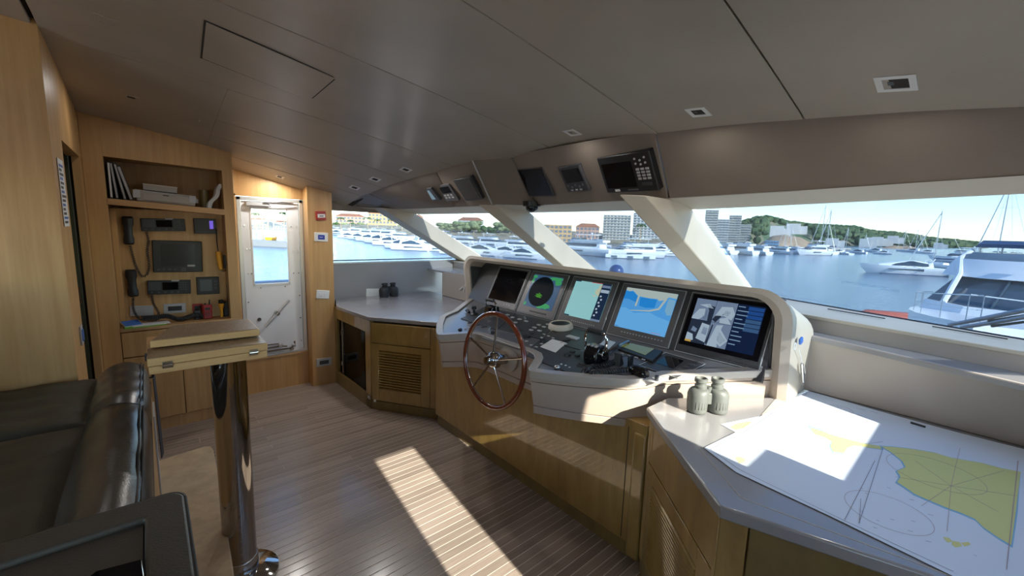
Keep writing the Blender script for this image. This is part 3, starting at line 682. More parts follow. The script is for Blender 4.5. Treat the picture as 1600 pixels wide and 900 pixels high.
# 5: camera views
t, M, L, hw, sx, s0, s1 = monitor(4, 'helm screen at the starboard end showing four camera views and a dark menu')
sx = hw - .045; s0 = .07; s1 = HT - .035
obj('glass_front', L(-hw + .015, hw - .015, .045, HT - .012, .009, .0115), E_['off'], parent=t)
sc = obj('screen', L(-sx, sx, s0, s1, .010, .0122), E_['n0'], parent=t); n0 = .0124
X = -sx + 2 * sx * .62; sm = (s0 + s1) / 2 + .005; xm = (-sx + X) / 2
q = [(-sx, xm - .001, sm + .001, s1), (xm + .001, X, sm + .001, s1), (-sx, xm - .001, s0, sm - .001), (xm + .001, X, s0, sm - .001)]
rr = random.Random(5)
for i, (a, b, c, d) in enumerate(q):
    scr_poly(M, rect(a, b, c, d), n0, E_['v3'] if i != 2 else E_['v2'], sc, 'camera_view')
    w_, h_ = b - a, d - c
    cl = lambda pts: [(max(a, min(b, a + w_ * p)), max(c, min(d, c + h_ * r))) for p, r in pts]
    if i == 0: S_ = [([(0, .1), (.25, .5), (.55, .55), (.6, .2), (.35, 0), (0, 0)], 'v1'), ([(.6, .75), (1, .7), (1, 0), (.8, 0), (.75, .5)], 'v2'), ([(.2, .7), (.7, .8), (.95, .6), (.6, .62)], 'v1'), ([(.5, .1), (.66, .5), (.74, .2), (.68, 0)], 'v0')]
    if i == 1: S_ = [([(.1, .3), (.3, .75), (.8, .8), (1, .5), (.9, .2), (.5, .35)], 'v1'), ([(.0, .1), (.2, .45), (.4, .3), (.2, 0)], 'v2'), ([(.35, .2), (.7, .3), (.95, 0), (.4, 0)], 'v1'), ([(.4, .36), (.55, .6), (.8, .55), (.7, .38)], 'v2')]
    if i == 2: S_ = [([(.5, .2), (1, .1), (1, .85), (.6, .9)], 'v1'), ([(0, 0), (.4, .1), (.3, .35), (0, .4)], 'v1'), ([(.15, .5), (.4, .45), (.45, .6), (.2, .7)], 'v3'), ([(.7, .45), (.95, .4), (.95, .7), (.72, .75)], 'v3')]
    if i == 3: S_ = [([(.1, 0), (.3, .9), (.6, .95), (.5, .4), (.6, 0)], 'v1'), ([(.35, .85), (.45, .85), (1, .35), (.75, .05), (.5, .2)], 'v1'), ([(.45, .7), (.9, .35), (.72, .15), (.5, .3)], 'v2'), ([(.0, .1), (.08, .9), (.14, .9), (.1, 0)], 'v2')]
    for pts, c_ in S_: scr_poly(M, cl(pts), n0 + .0006, E_[c_], sc, 'camera_shape')
scr_poly(M, rect(-sx, -sx + .035, s0, s0 + .012), n0 + .0014, E_['am'], sc, 'status_tag')
for i in range(10):
    y = s1 - .012 - i * .024; w_ = (sx - X)
    blue = i in (1, 5)
    scr_poly(M, rect(X + .006, X + w_ * (.45 if i % 3 else .3), y - .005, y), n0 + .0004, E_['n2'], sc, 'menu_text')
    if i < 8: scr_poly(M, rect(X + w_ * .42, sx - .004, y - .016, y + .004), n0 + .0002, E_['n1' if i < 3 else 'ny' if i < 6 else 'n0'], sc, 'menu_box')
buttons(L, t, 10, -.06, .17, .022, 'dgrey', .012)

# ---- steering wheel
WC = Vector((1.53, 1.90, .868)); th = radians(6)
wy = Vector((0, -1, 0)); wz = Vector((sin(th), 0, cos(th))); wn_ = Vector((-cos(th), 0, sin(th)))
t = thing('steering_wheel', 'varnished mahogany steering wheel with five chrome spokes', 'steering wheel', tuple(WC))
RW = .282
obj('rim', MB().ring(WC, RW, .0155, wy, wz, 72, 12), M_['cap'], parent=t, smooth=60)
# the inner steel band of the rim
obj('rim_band', MB().ring(WC, RW - .0135, .0045, wy, wz, 72, 6), M_['steel'], parent=t, smooth=60)
for k in range(5):
    a = pi / 2 + 2 * pi * k / 5 - .02
    dvec = wy * cos(a) + wz * sin(a)
    obj('spoke', MB().tube([WC + dvec * .045 + wn_ * .0, WC + dvec * .06, WC + dvec * (RW - .012)], [.009, .0065, .006], 10), M_['chrome'], parent=t)
MW = FR(WC, wy, wz, wn_)
hub = obj('hub', MB().lathe([(.0, -.03), (.05, -.03), (.052, .0), (.045, .012), (.032, .02), (.03, .04), (.025, .052), (0.001, .056)], M=MW.to_3x3(), c=WC, seg=32), M_['chrome'], parent=t)
obj('shaft', MB().cyl(WC - wn_ * .03, WC - wn_ * .10, .032, 24), M_['chrome'], parent=t)
cc = WC - wn_ * .10
obj('wheel_flange', MB().lathe([(0, 0), (.085, 0), (.085, .018), (.06, .035), (0.001, .035)], M=MW.to_3x3(), c=cc - wn_ * .04, seg=32), M_['console'], parent=hc)

# ---- instruments and switches on the dash (parts of the console)
def dbox(u, v, a, b, h, m, name, parent=hc, bev=.002, rot=0, dz=0):
    p = D(u, v); ca, sa = cos(rot), sin(rot)
    ux = Vector((ca, sa, ca * .077)).normalized(); n = DN; uy = n.cross(ux)
    return obj(name, MB(FR(p + n * dz, ux, uy, n)).bb((-a / 2, -b / 2, -.002), (a / 2, b / 2, h)), M_[m] if isinstance(m, str) else m, parent=parent, bev=bev)
def dquad(pts, h, m, name, parent=hc, bev=.001):
    P = [D(*p) for p in pts]; return obj(name, MB().prism([p - DN * .002 for p in P], DN * (h + .002)), M_[m] if isinstance(m, str) else m, parent=parent, bev=bev)
def dknob(u, v, r, h, m, name='knob', parent=hc):
    p = D(u, v); return obj(name, MB().cyl(p - DN * .002, p + DN * h, r, 18, r * .85), M_[m], parent=parent, bev=.001)
# modular panels
for q, m in (([(757, 480), (806, 490), (776, 516), (720, 498)], 'dgrey'), ([(808, 491), (872, 506), (843, 530), (780, 514)], 'dgrey'), ([(776, 518), (843, 533), (822, 550), (752, 528)], 'mgrey'),
             ([(874, 508), (945, 524), (925, 552), (846, 531)], 'dgrey'), ([(845, 533), (922, 553), (905, 590), (822, 556)], 'dgrey'), ([(905, 548), (950, 545), (1010, 560), (985, 588), (900, 575)], 'mgrey')):
    dquad(q, .004, m, 'switch_panel')
# small switchgear: position, size, height, material
rr = random.Random(11)
for (u, v) in [(742, 500), (752, 502), (761, 505), (745, 508), (755, 511), (734, 504)]: dbox(u, v, .03, .018, .004, 'dgrey', 'switch')
for (u, v) in [(793, 493), (801, 497), (788, 499), (812, 500), (822, 503), (805, 505)]: dbox(u, v, .022, .03, .010, 'lgrey', 'switch')
for (u, v) in [(835, 513), (842, 509), (850, 512), (843, 518), (830, 517), (856, 508)]: dbox(u, v, .018, .03, .010, 'lgrey', 'switch')
for (u, v) in [(829, 522), (866, 519), (812, 517), (798, 511)]: dbox(u, v, .03, .045, .006, 'black', 'switch_block')
for (u, v) in [(850, 523), (857, 526), (846, 528), (864, 529), (816, 531), (823, 534), (808, 528), (830, 540), (838, 543), (846, 538), (853, 545)]: dbox(u, v, .014, .02, .006, 'lgrey', 'switch')
for (u, v, r) in [(821, 499, .012), (776, 512, .010), (765, 514, .011)]: dknob(u, v, r, .02, 'steel')
dbox(819, 528, .07, .05, .012, 'black', 'trim_panel')
k = dknob(848, 536, .022, .025, 'black'); dknob(770, 522, .016, .022, 'dgrey')
dquad([(844, 543), (863, 531), (885, 537), (868, 552)], .006, 'white', 'label_plate')
dquad([(916, 575), (924, 570), (935, 573), (927, 580)], .003, 'paper', 'label_plate')
dbox(895, 529, .04, .09, .014, 'lgrey', 'pilot_switch', bev=.004); dbox(885, 533, .05, .03, .01, 'black', 'switch_block')
for (u, v) in [(877, 537), (884, 539)]: dbox(u, v, .02, .012, .008, 'lgrey', 'switch')
for (u, v, r) in [(886, 556, .024), (894, 551, .02), (902, 557, .018)]: dknob(u, v, r, .012, 'black')
for (u, v) in [(914, 561), (920, 557), (926, 563), (917, 566)]: dbox(u, v, .014, .01, .005, 'lgrey', 'switch')
# recessed square in the leather border right of the wheel with its dark groove
dquad([(843, 560), (857, 553), (861, 556), (847, 564)], .001, 'gap', 'border_joint')
# round horn buttons on the border
b = dknob(871, 576, .022, .004, 'dgrey', 'button_base'); 
p = D(871, 576); obj('horn_button', MB().sphere(p + DN * .008, (.017, .017, .013)), M_['steel'], parent=hc)
p = D(719, 517); obj('horn_button', MB().sphere(p + DN * .008, (.016, .016, .012)), M_['rubberd'], parent=hc)
p = D(763, 513)
for (u, v) in [(877, 570), (884, 572), (890, 575), (727, 514), (733, 512)]: dbox(u, v, .012, .009, .006, 'white', 'switch')
# display with pale green glass
m_lcd = mat('green display glass', (.06, .065, .015), .15, emit=(.06, .065, .01), es=.25)
t = thing('engine_display', 'black angled display with olive green glass in front of the blue chart screen', 'display', tuple(D(994, 552)))
pp = [D(*q) for q in ((965, 548), (985, 540), (1036, 553), (1020, 569))]
obj('body', MB().prism(pp, DN * .018), M_['black'], parent=t, bev=.004)
pp = [D(*q) + DN * .019 for q in ((968, 545), (985, 541), (1022, 550), (1008, 560))]
obj('display_glass', MB().prism(pp, DN * .001), m_lcd, parent=t)
for i in range(4):
    p = D(972 + i * 11, 557 + i * 3.2); obj('button', MB(FR(p + DN * .018, (1, 0, .077), (0, 1, 0), DN)).box((0, 0, 0), (.008, .02, .004)), M_['lgrey'], parent=t)
# right-hand touch panel
t = thing('touch_panel', 'flat black touch panel with a row of grey keys beneath the camera screen', 'touch panel', tuple(D(1045, 568)))
pp = [D(*q) for q in ((1040, 552), (1102, 570), (1058, 592), (998, 572))]
obj('body', MB().prism(pp, DN * .004), M_['dgrey'], parent=t, bev=.002)
edge = MB()
for a, b2 in zip(pp, pp[1:] + pp[:1]): edge.tube([a + DN * .005, b2 + DN * .005], .0015, 6)
obj('edge_line', edge, M_['lgrey'], parent=t)
pp = [D(*q) + DN * .004 for q in ((1042, 557), (1068, 565), (1052, 577), (1024, 568))]
obj('display_glass', MB().prism(pp, DN * .0015), E_['off'], parent=t)
for i in range(4):
    for j in range(2):
        p = D(1060 + i * 9 - j * 5, 580 - i * 4 + j * 4 - 1); obj('key', MB(FR(p + DN * .004, (1, 0, .077), (0, 1, 0), DN)).box((0, 0, .002), (.012, .022, .004)), M_['mgrey'], parent=t)
# pale key plate under the microphone
t = thing('keypad', 'pale keypad plate beside the microphone near the dash edge', 'keypad', tuple(D(1025, 592)))
pp = [D(*q) for q in ((998, 576), (1046, 589), (1030, 600), (992, 591))]
obj('body', MB().prism(pp, DN * .005), M_['lgrey'], parent=t, bev=.002)
for (u, v) in [(1014, 586), (1022, 588), (1030, 590), (1019, 591), (1027, 593), (1034, 594)]:
    p = D(u, v); obj('key', MB(FR(p + DN * .004, (1, 0, .077), (0, 1, 0), DN)).box((0, 0, .002), (.012, .014, .004)), M_['white'], parent=t)
p = D(1026, 596); obj('selector_knob', MB().cyl(p + DN * .005, p + DN * .03, .009, 14), M_['dgrey'], parent=t)
# compass / speaker ring
p = D(876, 513)
MD = FR(p, (1, 0, .077), (0, 1, 0), DN)
t = thing('magnetic_compass', 'round compass sunk in a pale raised ring in front of the third screen', 'compass', tuple(p))
obj('collar', MB(MD).lathe([(.088, -.002), (.088, .012), (.082, .034), (.073, .042), (.066, .040), (.062, .005)][::1], seg=40), M_['cream'], parent=t, smooth=50)
obj('bowl', MB(MD).lathe([(.066, .036), (.064, .010), (.0, .006)], seg=40), M_['black'], parent=t)
obj('card', MB(MD).lathe([(.0, .007), (.045, .007), (.045, .014), (.02, .02), (0.001, .02)], seg=32), M_['dgrey'], parent=t)
# twin throttle control
p = D(931, 568)
MT = FR(p, (1, 0, .077), (0, 1, 0), DN)
t = thing('throttle_control', 'black engine throttle with a chrome-armed grab bar, beside the olive green display', 'throttle', tuple(p))
obj('base_plate', MB(MT).bb((-.075, -.06, 0), (.075, .06, .012)), M_['black'], parent=t, bev=.005)
mb = MB(MT); mb.prism([(-.06, -.045, .012), (.065, -.045, .012), (.06, -.045, .075), (.03, -.045, .105), (-.03, -.045, .11), (-.06, -.045, .07)], (0, .09, 0))
obj('body', mb, M_['blackg'], parent=t, bev=.012, bseg=3)
for s in (-1, 1):
    obj('lever_hub', MB(MT).cyl((0, s * .045, .065), (0, s * .062, .065), .028, 28), M_['chrome'], parent=t, bev=.003)
    obj('lever_arm', MB(MT).tube([(0, s * .068, .065), (-.008, s * .070, .12), (.0, s * .070, .155), (.0, s * .052, .178), (.0, s * .04, .182)], .0075, 10), M_['chrome'], parent=t)
obj('grip', MB(MT).cyl((0, -.05, .182), (0, .05, .182), .0155, 20), M_['rubberd'], parent=t, bev=.003)
for i in range(3): obj('button', MB(MT).box((-.03 + i * .0, -.025 + i * .025, .109), (.02, .014, .006)), M_['lgrey'], parent=t)
# port-hand throttle behind the wheel rim
p = D(768, 490)
MT = FR(p, (1, 0, .077), (0, 1, 0), DN)
t = thing('throttle_control', 'black lever control with chrome arms behind the top of the steering wheel', 'throttle', tuple(p))
obj('body', MB(MT).prism([(-.05, -.05, 0), (.05, -.05, 0), (.045, -.05, .06), (-.03, -.05, .07)], (0, .1, 0)), M_['blackg'], parent=t, bev=.01, bseg=3)
for s in (-1, 1): obj('lever_arm', MB(MT).tube([(0, s * .06, .03), (0, s * .065, .09), (-.01, s * .045, .115)], .007, 10), M_['chrome'], parent=t)
obj('grip', MB(MT).cyl((-.01, -.045, .115), (-.01, .045, .115), .013, 16), M_['rubberd'], parent=t)
p = D(741, 492); MT = FR(p, (1, .3, .077), (-.3, 1, 0), DN)
t = thing('joystick', 'stubby black joystick at the port end of the dash', 'joystick', tuple(p))
obj('base', MB(MT).lathe([(.03, 0), (.032, .01), (.022, .018), (.01, .02)]), M_['black'], parent=t)
obj('stick', MB(MT).tube([(0, 0, .015), (0, 0, .045), (0, 0, .05), (0, 0, .07)], [.009, .01, .02, .018], 14), M_['black'], parent=t)
p = D(731, 489)
t = thing('joystick', 'small black grip lying left of the stubby joystick by the port screens', 'joystick', tuple(p))
MT = FR(p, (.3, 1, 0), (-1, .3, 0), DN)
obj('stick', MB(MT).tube([(-.04, 0, .012), (0, 0, .02), (.04, 0, .015)], [.011, .014, .01], 12), M_['black'], parent=t)
# angled reading tablet behind the throttle
t = thing('small_display', 'small tilted display with pale blue glass behind the throttle', 'display', tuple(D(955, 540)))
pp = [D(*q) for q in ((930, 548), (945, 533), (968, 540), (952, 556))]
obj('body', MB().prism(pp, DN * .02), M_['mgrey'], parent=t, bev=.003)
pp = [D(*q) + DN * .021 for q in ((935, 545), (946, 535), (962, 540), (951, 551))]
obj('display_glass', MB().prism(pp, DN * .001), emi('pale glass', (.20, .26, .32)), parent=t)
# grab rail beside the engine display
a, b2 = D(950, 556), D(982, 540)
obj('grab_rail', MB().tube([a, a + DN * .03, b2 + DN * .03, b2], .006, 10), M_['chrome'], parent=hc)
# handheld microphone with coiled cord
def coil(path, r, turns, wr, seg=10, per=9):
    P = [Vector(p) for p in path]; L = [0]
    for a, b in zip(P, P[1:]): L.append(L[-1] + (b - a).length)
    out = []; N = int(turns * per)
    for i in range(N + 1):
        s = L[-1] * i / N
        for k in range(len(P) - 1):
            if s <= L[k + 1] + 1e-9: break
        t = (P[k + 1] - P[k]).normalized(); q = P[k] + t * (s - L[k]); u = t.orthogonal().normalized(); w = t.cross(u)
        a = 2 * pi * i / per; out.append(q + u * r * cos(a) + w * r * sin(a))
    return MB().tube(out, wr, 5)
def smoothpath(pts, n=6):
    P = [Vector(p) for p in pts]; out = []
    for i in range(len(P) - 1):
        p0, p1, p2, p3 = P[max(i - 1, 0)], P[i], P[i + 1], P[min(i + 2, len(P) - 1)]
        for k in range(n):
            t = k / n; out.append(.5 * ((2 * p1) + (p2 - p0) * t + (2 * p0 - 5 * p1 + 4 * p2 - p3) * t * t + (3 * p1 - p0 - 3 * p2 + p3) * t ** 3))
    out.append(P[-1]); return out
t = thing('microphone', 'black handheld radio microphone with coiled cord lying on the dash', 'microphone', tuple(D(1000, 590)))
a, c = D(988, 583) + DN * .022, D(1010, 593) + DN * .024
obj('body', MB().tube([a, a.lerp(c, .3), a.lerp(c, .8), c], [.022, .032, .030, .020], 14), M_['blackg'], parent=t)
obj('bracket', MB(FR(D(985, 573), (1, 0, .077), (0, 1, 0), DN)).bb((-.02, -.006, 0), (.02, .006, .06)), M_['black'], parent=t, bev=.003)
cp = smoothpath([D(986, 582) + DN * .02, D(960, 583) + DN * .012, D(930, 586) + DN * .012, D(918, 585) + DN * .012, D(922, 577) + DN * .012, D(945, 575) + DN * .014, D(966, 568) + DN * .02])
obj('coiled_cord', coil(cp, .012, 38, .0036), M_['rubberd'], parent=t)
t2 = thing('radio_cradle', 'upright black radio cradle standing behind the coiled cord', 'cradle', tuple(D(966, 570)))
obj('body', MB(FR(D(966, 571), (1, .2, .077), (-.2, 1, 0), DN)).prism([(-.02, -.02, 0), (.03, -.02, 0), (.012, -.014, .06), (-.008, -.014, .07)], (0, .035, 0)), M_['black'], parent=t2, bev=.003)
obj('cord', MB().tube(smoothpath([D(970, 566) + DN * .03, D(982, 566) + DN * .035, D(988, 572) + DN * .02, D(986, 583) + DN * .012]), .003, 6), M_['rubberd'], parent=t2)
# ================================================================== PORT COUNTER AND CABINETS
pcab = thing('port_cabinet', 'golden wood corner cabinet with louvred door and open dark niche under the port worktop', 'cabinet', (1.9, 3.9, 0))
A = Vector((1.405, 4.37, 0)); Bp = Vector((1.437, 3.53, 0)); Cp = Vector((1.80, 2.985, 0))
def facebox(mb, P, Q, a, b, z0, z1, d0, d1):       # box on the vertical face P->Q between fractions in metres
    u = (Q - P).normalized(); n = Vector((0, 0, 1)).cross(u) * -1
    pts = [P + u * a + n * d0, P + u * b + n * d0, P + u * b + n * d1, P + u * a + n * d1]
    return mb.prism([Vector((p.x, p.y, z0)) for p in pts], (0, 0, z1 - z0))
# face normals: for A->B and B->C the room is on the aft side
def fb(name, P, Q, a, b, z0, z1, d0, d1, m, parent=pcab, bev=.002):
    u = (Q - P).normalized(); n = Vector((u.y, -u.x, 0))
    if n.x > 0: n = -n
    if parent is scab_ and False: n = -n
    pts = [P + u * a + n * d0, P + u * b + n * d0, P + u * b + n * d1, P + u * a + n * d1]
    return obj(name, MB().prism([Vector((p.x, p.y, z0)) for p in pts], (0, 0, z1 - z0)), M_[m] if isinstance(m, str) else m, parent=parent, bev=bev)
scab_ = None
LA = (Bp - A).length; LB = (Cp - Bp).length
fb('apron', A, Bp, .06, LA - .10, .70, .815, -.02, 0, 'veneer')
fb('stile', A, Bp, 0, .06, .0, .815, -.03, -.002, 'veneer_dk')
fb('stile', A, Bp, LA - .10, LA, .0, .815, -.03, 0, 'veneer')
fb('plinth', A, Bp, .02, LA, 0, .13, -.02, -.0, 'veneer_dk')
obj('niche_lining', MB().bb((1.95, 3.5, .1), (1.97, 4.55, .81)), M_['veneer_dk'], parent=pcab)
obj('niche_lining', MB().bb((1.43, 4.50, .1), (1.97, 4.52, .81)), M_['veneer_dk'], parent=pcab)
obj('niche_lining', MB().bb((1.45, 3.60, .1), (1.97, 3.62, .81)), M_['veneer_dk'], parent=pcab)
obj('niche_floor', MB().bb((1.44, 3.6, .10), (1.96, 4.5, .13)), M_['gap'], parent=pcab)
obj('niche_door', MB().bb((1.445, 4.20, .13), (1.455, 4.28, .70)), M_['satin'], parent=pcab)
gd = obj('niche_glass', MB().bb((1.436, 3.66, .14), (1.442, 4.20, .69)), M_['glass_cabin'], parent=pcab)
obj('door_frame', MB().bb((1.43, 4.19, .13), (1.446, 4.215, .70)), M_['black'], parent=pcab)
for z in (.57, .25): obj('hinge', MB().cyl((1.425, 4.222, z - .02), (1.425, 4.222, z + .02), .008, 10), M_['steel'], parent=pcab)
s = obj('socket_plate', MB().bb((1.925, 3.98, .30), (1.95, 4.12, .39)), M_['lgrey'], parent=pcab, bev=.003)
obj('socket_insert', MB().bb((1.918, 4.00, .315), (1.93, 4.08, .375)), M_['dgrey'], parent=s)
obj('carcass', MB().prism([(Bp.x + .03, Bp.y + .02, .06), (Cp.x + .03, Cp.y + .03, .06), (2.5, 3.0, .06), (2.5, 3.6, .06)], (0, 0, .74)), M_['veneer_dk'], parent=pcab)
fb('drawer', Bp, Cp, .012, LB - .07, .625, .805, -.02, 0, 'veneer')
fb('end_stile', Bp, Cp, LB - .066, LB, .09, .805, -.02, 0, 'veneer')
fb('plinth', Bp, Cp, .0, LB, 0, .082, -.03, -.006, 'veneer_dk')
# louvred door frame
for a, b, z0, z1 in ((.012, .085, .09, .618), (LB - .155, LB - .07, .09, .618), (.085, LB - .155, .09, .20), (.085, LB - .155, .56, .618)):
    fb('door_rail', Bp, Cp, a, b, z0, z1, -.02, 0, 'veneer')
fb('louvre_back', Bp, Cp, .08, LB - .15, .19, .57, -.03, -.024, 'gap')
uu = (Cp - Bp).normalized(); nn = Vector((uu.y, -uu.x, 0)); nn = -nn if nn.x > 0 else nn
lv = thing('louvre_door', None, None, tuple(Bp + uu * .085)); lv.parent = pcab; lv.location = Vector(lv['_w']) - Vector(pcab['_w'])
def louvre2(parent, P, ux, nrm, w, z0, z1, n, m):
    st = (z1 - z0) / n; first = None; base = Vector(parent['_w'])
    for i in range(n):
        if first is None:
            M = Matrix((Vector(ux), Vector((0, 0, 1)), Vector(nrm))).transposed().to_4x4(); M.translation = Vector((P.x, P.y, z0 + st * .5))
            mb = MB(M); mb.prism([(0, -st * .46, -.002), (0, -st * .46, .005), (0, -st * .26, .005), (0, st * .27, -.014), (0, st * .27, -.018)], (w, 0, 0))
            first = obj('slat', mb, m, parent=parent)
        else:
            c = first.copy(); COL.objects.link(c); c.parent = parent; c.location = first.location + Vector((0, 0, st * i))
louvre2(lv, Bp + uu * .085, uu, nn, LB - .24, .20, .56, 15, M_['veneer'])
obj('vent_knob', MB(FR(Bp + uu * .045 + Vector((0, 0, .085)), uu, (0, 0, 1), nn)).box((0, 0, .006), (.022, .022, .012)), M_['white'], parent=pcab, bev=.003)
fb('magnet_catch', A, Bp, LA - .06, LA - .01, .085, .11, 0, .006, 'lgrey')

ctop = [(1.50, 4.598), (1.372, 4.20), (1.372, 4.14), (1.425, 3.545), (1.80, 3.03), (1.84, 2.98), (2.60, 2.98), (2.66, 4.232), (2.66, 4.598)]
o = obj('port_worktop', MB().prism([(x, y, .82) for x, y in ctop], (0, 0, .035)), M_['counter'], bev=.006, bseg=3)
meta(o, 'grey leather worktop under the port side window with black binoculars on it', 'worktop')

# small black binoculars
def binoculars(name, label, p, s, yaw, mbody, mlens, pitch=0):
    # standing on the objectives, eyepieces up
    t = thing(name, label, 'binoculars', tuple(p)); t['_w'] = (0, 0, 0)
    def A_(mb_name, mb, m, **k): return obj(mb_name, mb, m, parent=t, **k)
    for sgn in (-1, 1):
        cx = sgn * .046
        prof = [(.036, 0), (.0395, .004), (.040, .012), (.0415, .05), (.0418, .085), (.0405, .100), (.036, .111), (.026, .118)]
        rings = []
        for r, z in prof:
            sh_ = 1.0 if z < .09 else 1 - (z - .09) * 6
            rings.append([Vector((cx * sh_ + r * cos(a * 2 * pi / 24), r * 1.08 * sin(a * 2 * pi / 24), z)) for a in range(24)])
        b = A_('barrel', MB().loft(rings), mbody, smooth=50)
        # ribs
        for q in range(5):
            a = -pi / 2 + (q - 2) * .28
            x0 = cx + .0405 * cos(a); y0 = .0435 * sin(a)
            mb = MB().tube([(x0, y0, .025), (x0, y0, .06)], .0022, 6); obj('grip_rib', mb, mbody, parent=b)
        A_('objective_ring', MB().lathe([(.036, -.0), (.038, .004), (.036, .01), (.03, .01)], c=(cx, 0, 0), seg=24), mlens)
        A_('eyecup', MB().lathe([(.019, .112), (.025, .118), (.025, .135), (.0215, .139), (.0215, .149), (.027, .153), (.027, .170), (.021, .172), (.018, .158)], c=(cx * .80, 0, -.004), seg=24), mlens, smooth=40)
    A_('bridge', MB().bb((-.02, -.018, .04), (.02, .018, .098)), mbody, bev=.005)
    A_('focus_wheel', MB().cyl((0, 0, .09), (0, 0, .125), .012, 16), mlens)
    t.scale = s if isinstance(s, tuple) else (s, s, s); t.rotation_euler = (0, 0, yaw)
    return t
binoculars('binoculars', 'small black binoculars standing on the port worktop below the window', (2.05, 4.47, .857), (1.32, 1.1, .92), radians(0), M_['rubberd'], M_['black'])

# loop of white cable on the port leather panel
a = at(719, 448, x=2.61); 
cab = thing('charging_cable', 'thin white cable looped on the leather panel left of the screens', 'cable', tuple(a))
obj('cord', MB().tube(smoothpath([at(719, 452, x=2.605), at(726, 446, x=2.60), at(733, 440, x=2.605), at(742, 436, x=2.605), at(752, 437, x=2.61), at(760, 441, x=2.612)]), .0028, 6), M_['white'], parent=cab)
obj('plug', MB().tube([at(718, 453, x=2.60), at(723, 448, x=2.60)], .006, 8), M_['white'], parent=cab)
obj('plug', MB().tube([at(724, 456, x=2.60), at(726, 448, x=2.60)], .005, 8), M_['white'], parent=cab)

# ================================================================== STARBOARD CHART COUNTER
scab = thing('chart_cabinet', 'golden wood chart cabinet with louvred door at the starboard end of the console', 'cabinet', (1.9, .2, 0))
E0 = Vector((1.725, .955, 0)); E1 = Vector((1.275, .445, 0)); E2 = Vector((1.40, -.02, 0)); E3 = Vector((1.44, -.69, 0))
L1 = (E1 - E0).length; L2 = (E2 - E1).length
fb('end_stile', E0, E1, 0, .03, .08, .80, -.03, 0, 'veneer', scab)
fb('drawer', E0, E1, .034, L1 - .02, .60, .805, -.02, 0, 'veneer', scab)
for a, b, z0, z1 in ((.034, .10, .09, .592), (L1 - .12, L1 - .02, .09, .592), (.10, L1 - .12, .09, .14), (.10, L1 - .12, .52, .592)):
    fb('door_rail', E0, E1, a, b, z0, z1, -.02, 0, 'veneer', scab)
fb('louvre_back', E0, E1, .09, L1 - .11, .12, .54, -.04, -.034, 'gap', scab)
fb('plinth', E0, E1, 0, L1, 0, .084, -.03, -.008, 'veneer_dk', scab)
uu = (E1 - E0).normalized(); nn = Vector((uu.y, -uu.x, 0)); nn = -nn if nn.x > 0 else nn
lv = thing('louvre_door', None, None, tuple(E0 + uu * .10)); lv.parent = scab; lv.location = Vector(lv['_w']) - Vector(scab['_w'])
louvre2(lv, E0 + uu * .10, uu, nn, L1 - .22, .14, .52, 22, M_['veneer'])
fb('corner_stile', E0, E1, L1 - .017, L1, 0, .80, -.03, .004, 'veneer', scab)
fb('corner_stile', E1, E2, 0, .075, 0, .80, -.03, .002, 'veneer', scab)
u2 = (E2 - E1).normalized()
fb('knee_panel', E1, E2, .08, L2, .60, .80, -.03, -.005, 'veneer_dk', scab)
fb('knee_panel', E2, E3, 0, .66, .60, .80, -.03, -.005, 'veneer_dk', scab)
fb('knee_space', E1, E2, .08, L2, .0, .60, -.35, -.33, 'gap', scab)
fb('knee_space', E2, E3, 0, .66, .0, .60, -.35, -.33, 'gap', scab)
obj('carcass', MB().prism([(1.80, .93, .05), (1.36, .44, .05), (1.62, .42, .05), (2.4, .42, .05), (2.4, .93, .05)], (0, 0, .73)), M_['veneer_dk'], parent=scab)
ctop = [(1.712, .968), (1.245, .44), (1.385, 0), (1.42, -.695), (2.66, -.695), (2.66, .55), (2.40, .58), (2.36, .63), (1.90, .968)]
o = obj('chart_worktop', MB().prism([(x, y, .808) for x, y in ctop], (0, 0, .042)), M_['counter'], bev=.007, bseg=3)
meta(o, 'taupe leather chart worktop with paper charts spread over it', 'worktop')
ln = MB(); 
pts = [at(1092, 700, z=.8505), at(1158, 778, z=.8505), at(1460, 890, z=.8505), Vector((1.46, -.35, .8505))]
ln.tube(pts, .0012, 5); obj('lid_joint', ln, M_['cream'], parent=o)
# grey rubber binoculars
binoculars('binoculars', 'large grey-green rubber binoculars standing on the chart worktop in the sun', (1.895, .77, .853), (1.06, 1.06, .95), radians(-38), M_['rubber'], M_['rubber'])

# ---- paper charts
ZP = .853
def chart_poly(pts, z): return [at(u, v, z=z) for u, v in pts]
c6 = lambda L_: [(1100 + a / 3, 600 + b / 3) for a, b in L_]
m_land = mat('printed land yellow', (.66, .65, .26), .7); m_coast = mat('printed shoal blue', (.25, .50, .68), .7); m_ink = mat('printed ink', (.22, .22, .28), .7); m_ink2 = mat('printed magenta', (.42, .30, .30), .7)
m_paper = mat('chart paper', (.70, .765, .85), .5)  # blue of the sky light is mixed into the white paper
ch = thing('paper_chart', 'large white nautical chart of a yellow island spread on the worktop', 'chart', (2.0, .2, ZP))
out = chart_poly([(1263, 611), (1243, 622), (1200, 643), (1157, 672), (1100, 700), (1150, 738)], ZP)
out += [at(1300, 808, z=ZP), at(1488, 900, z=ZP)]
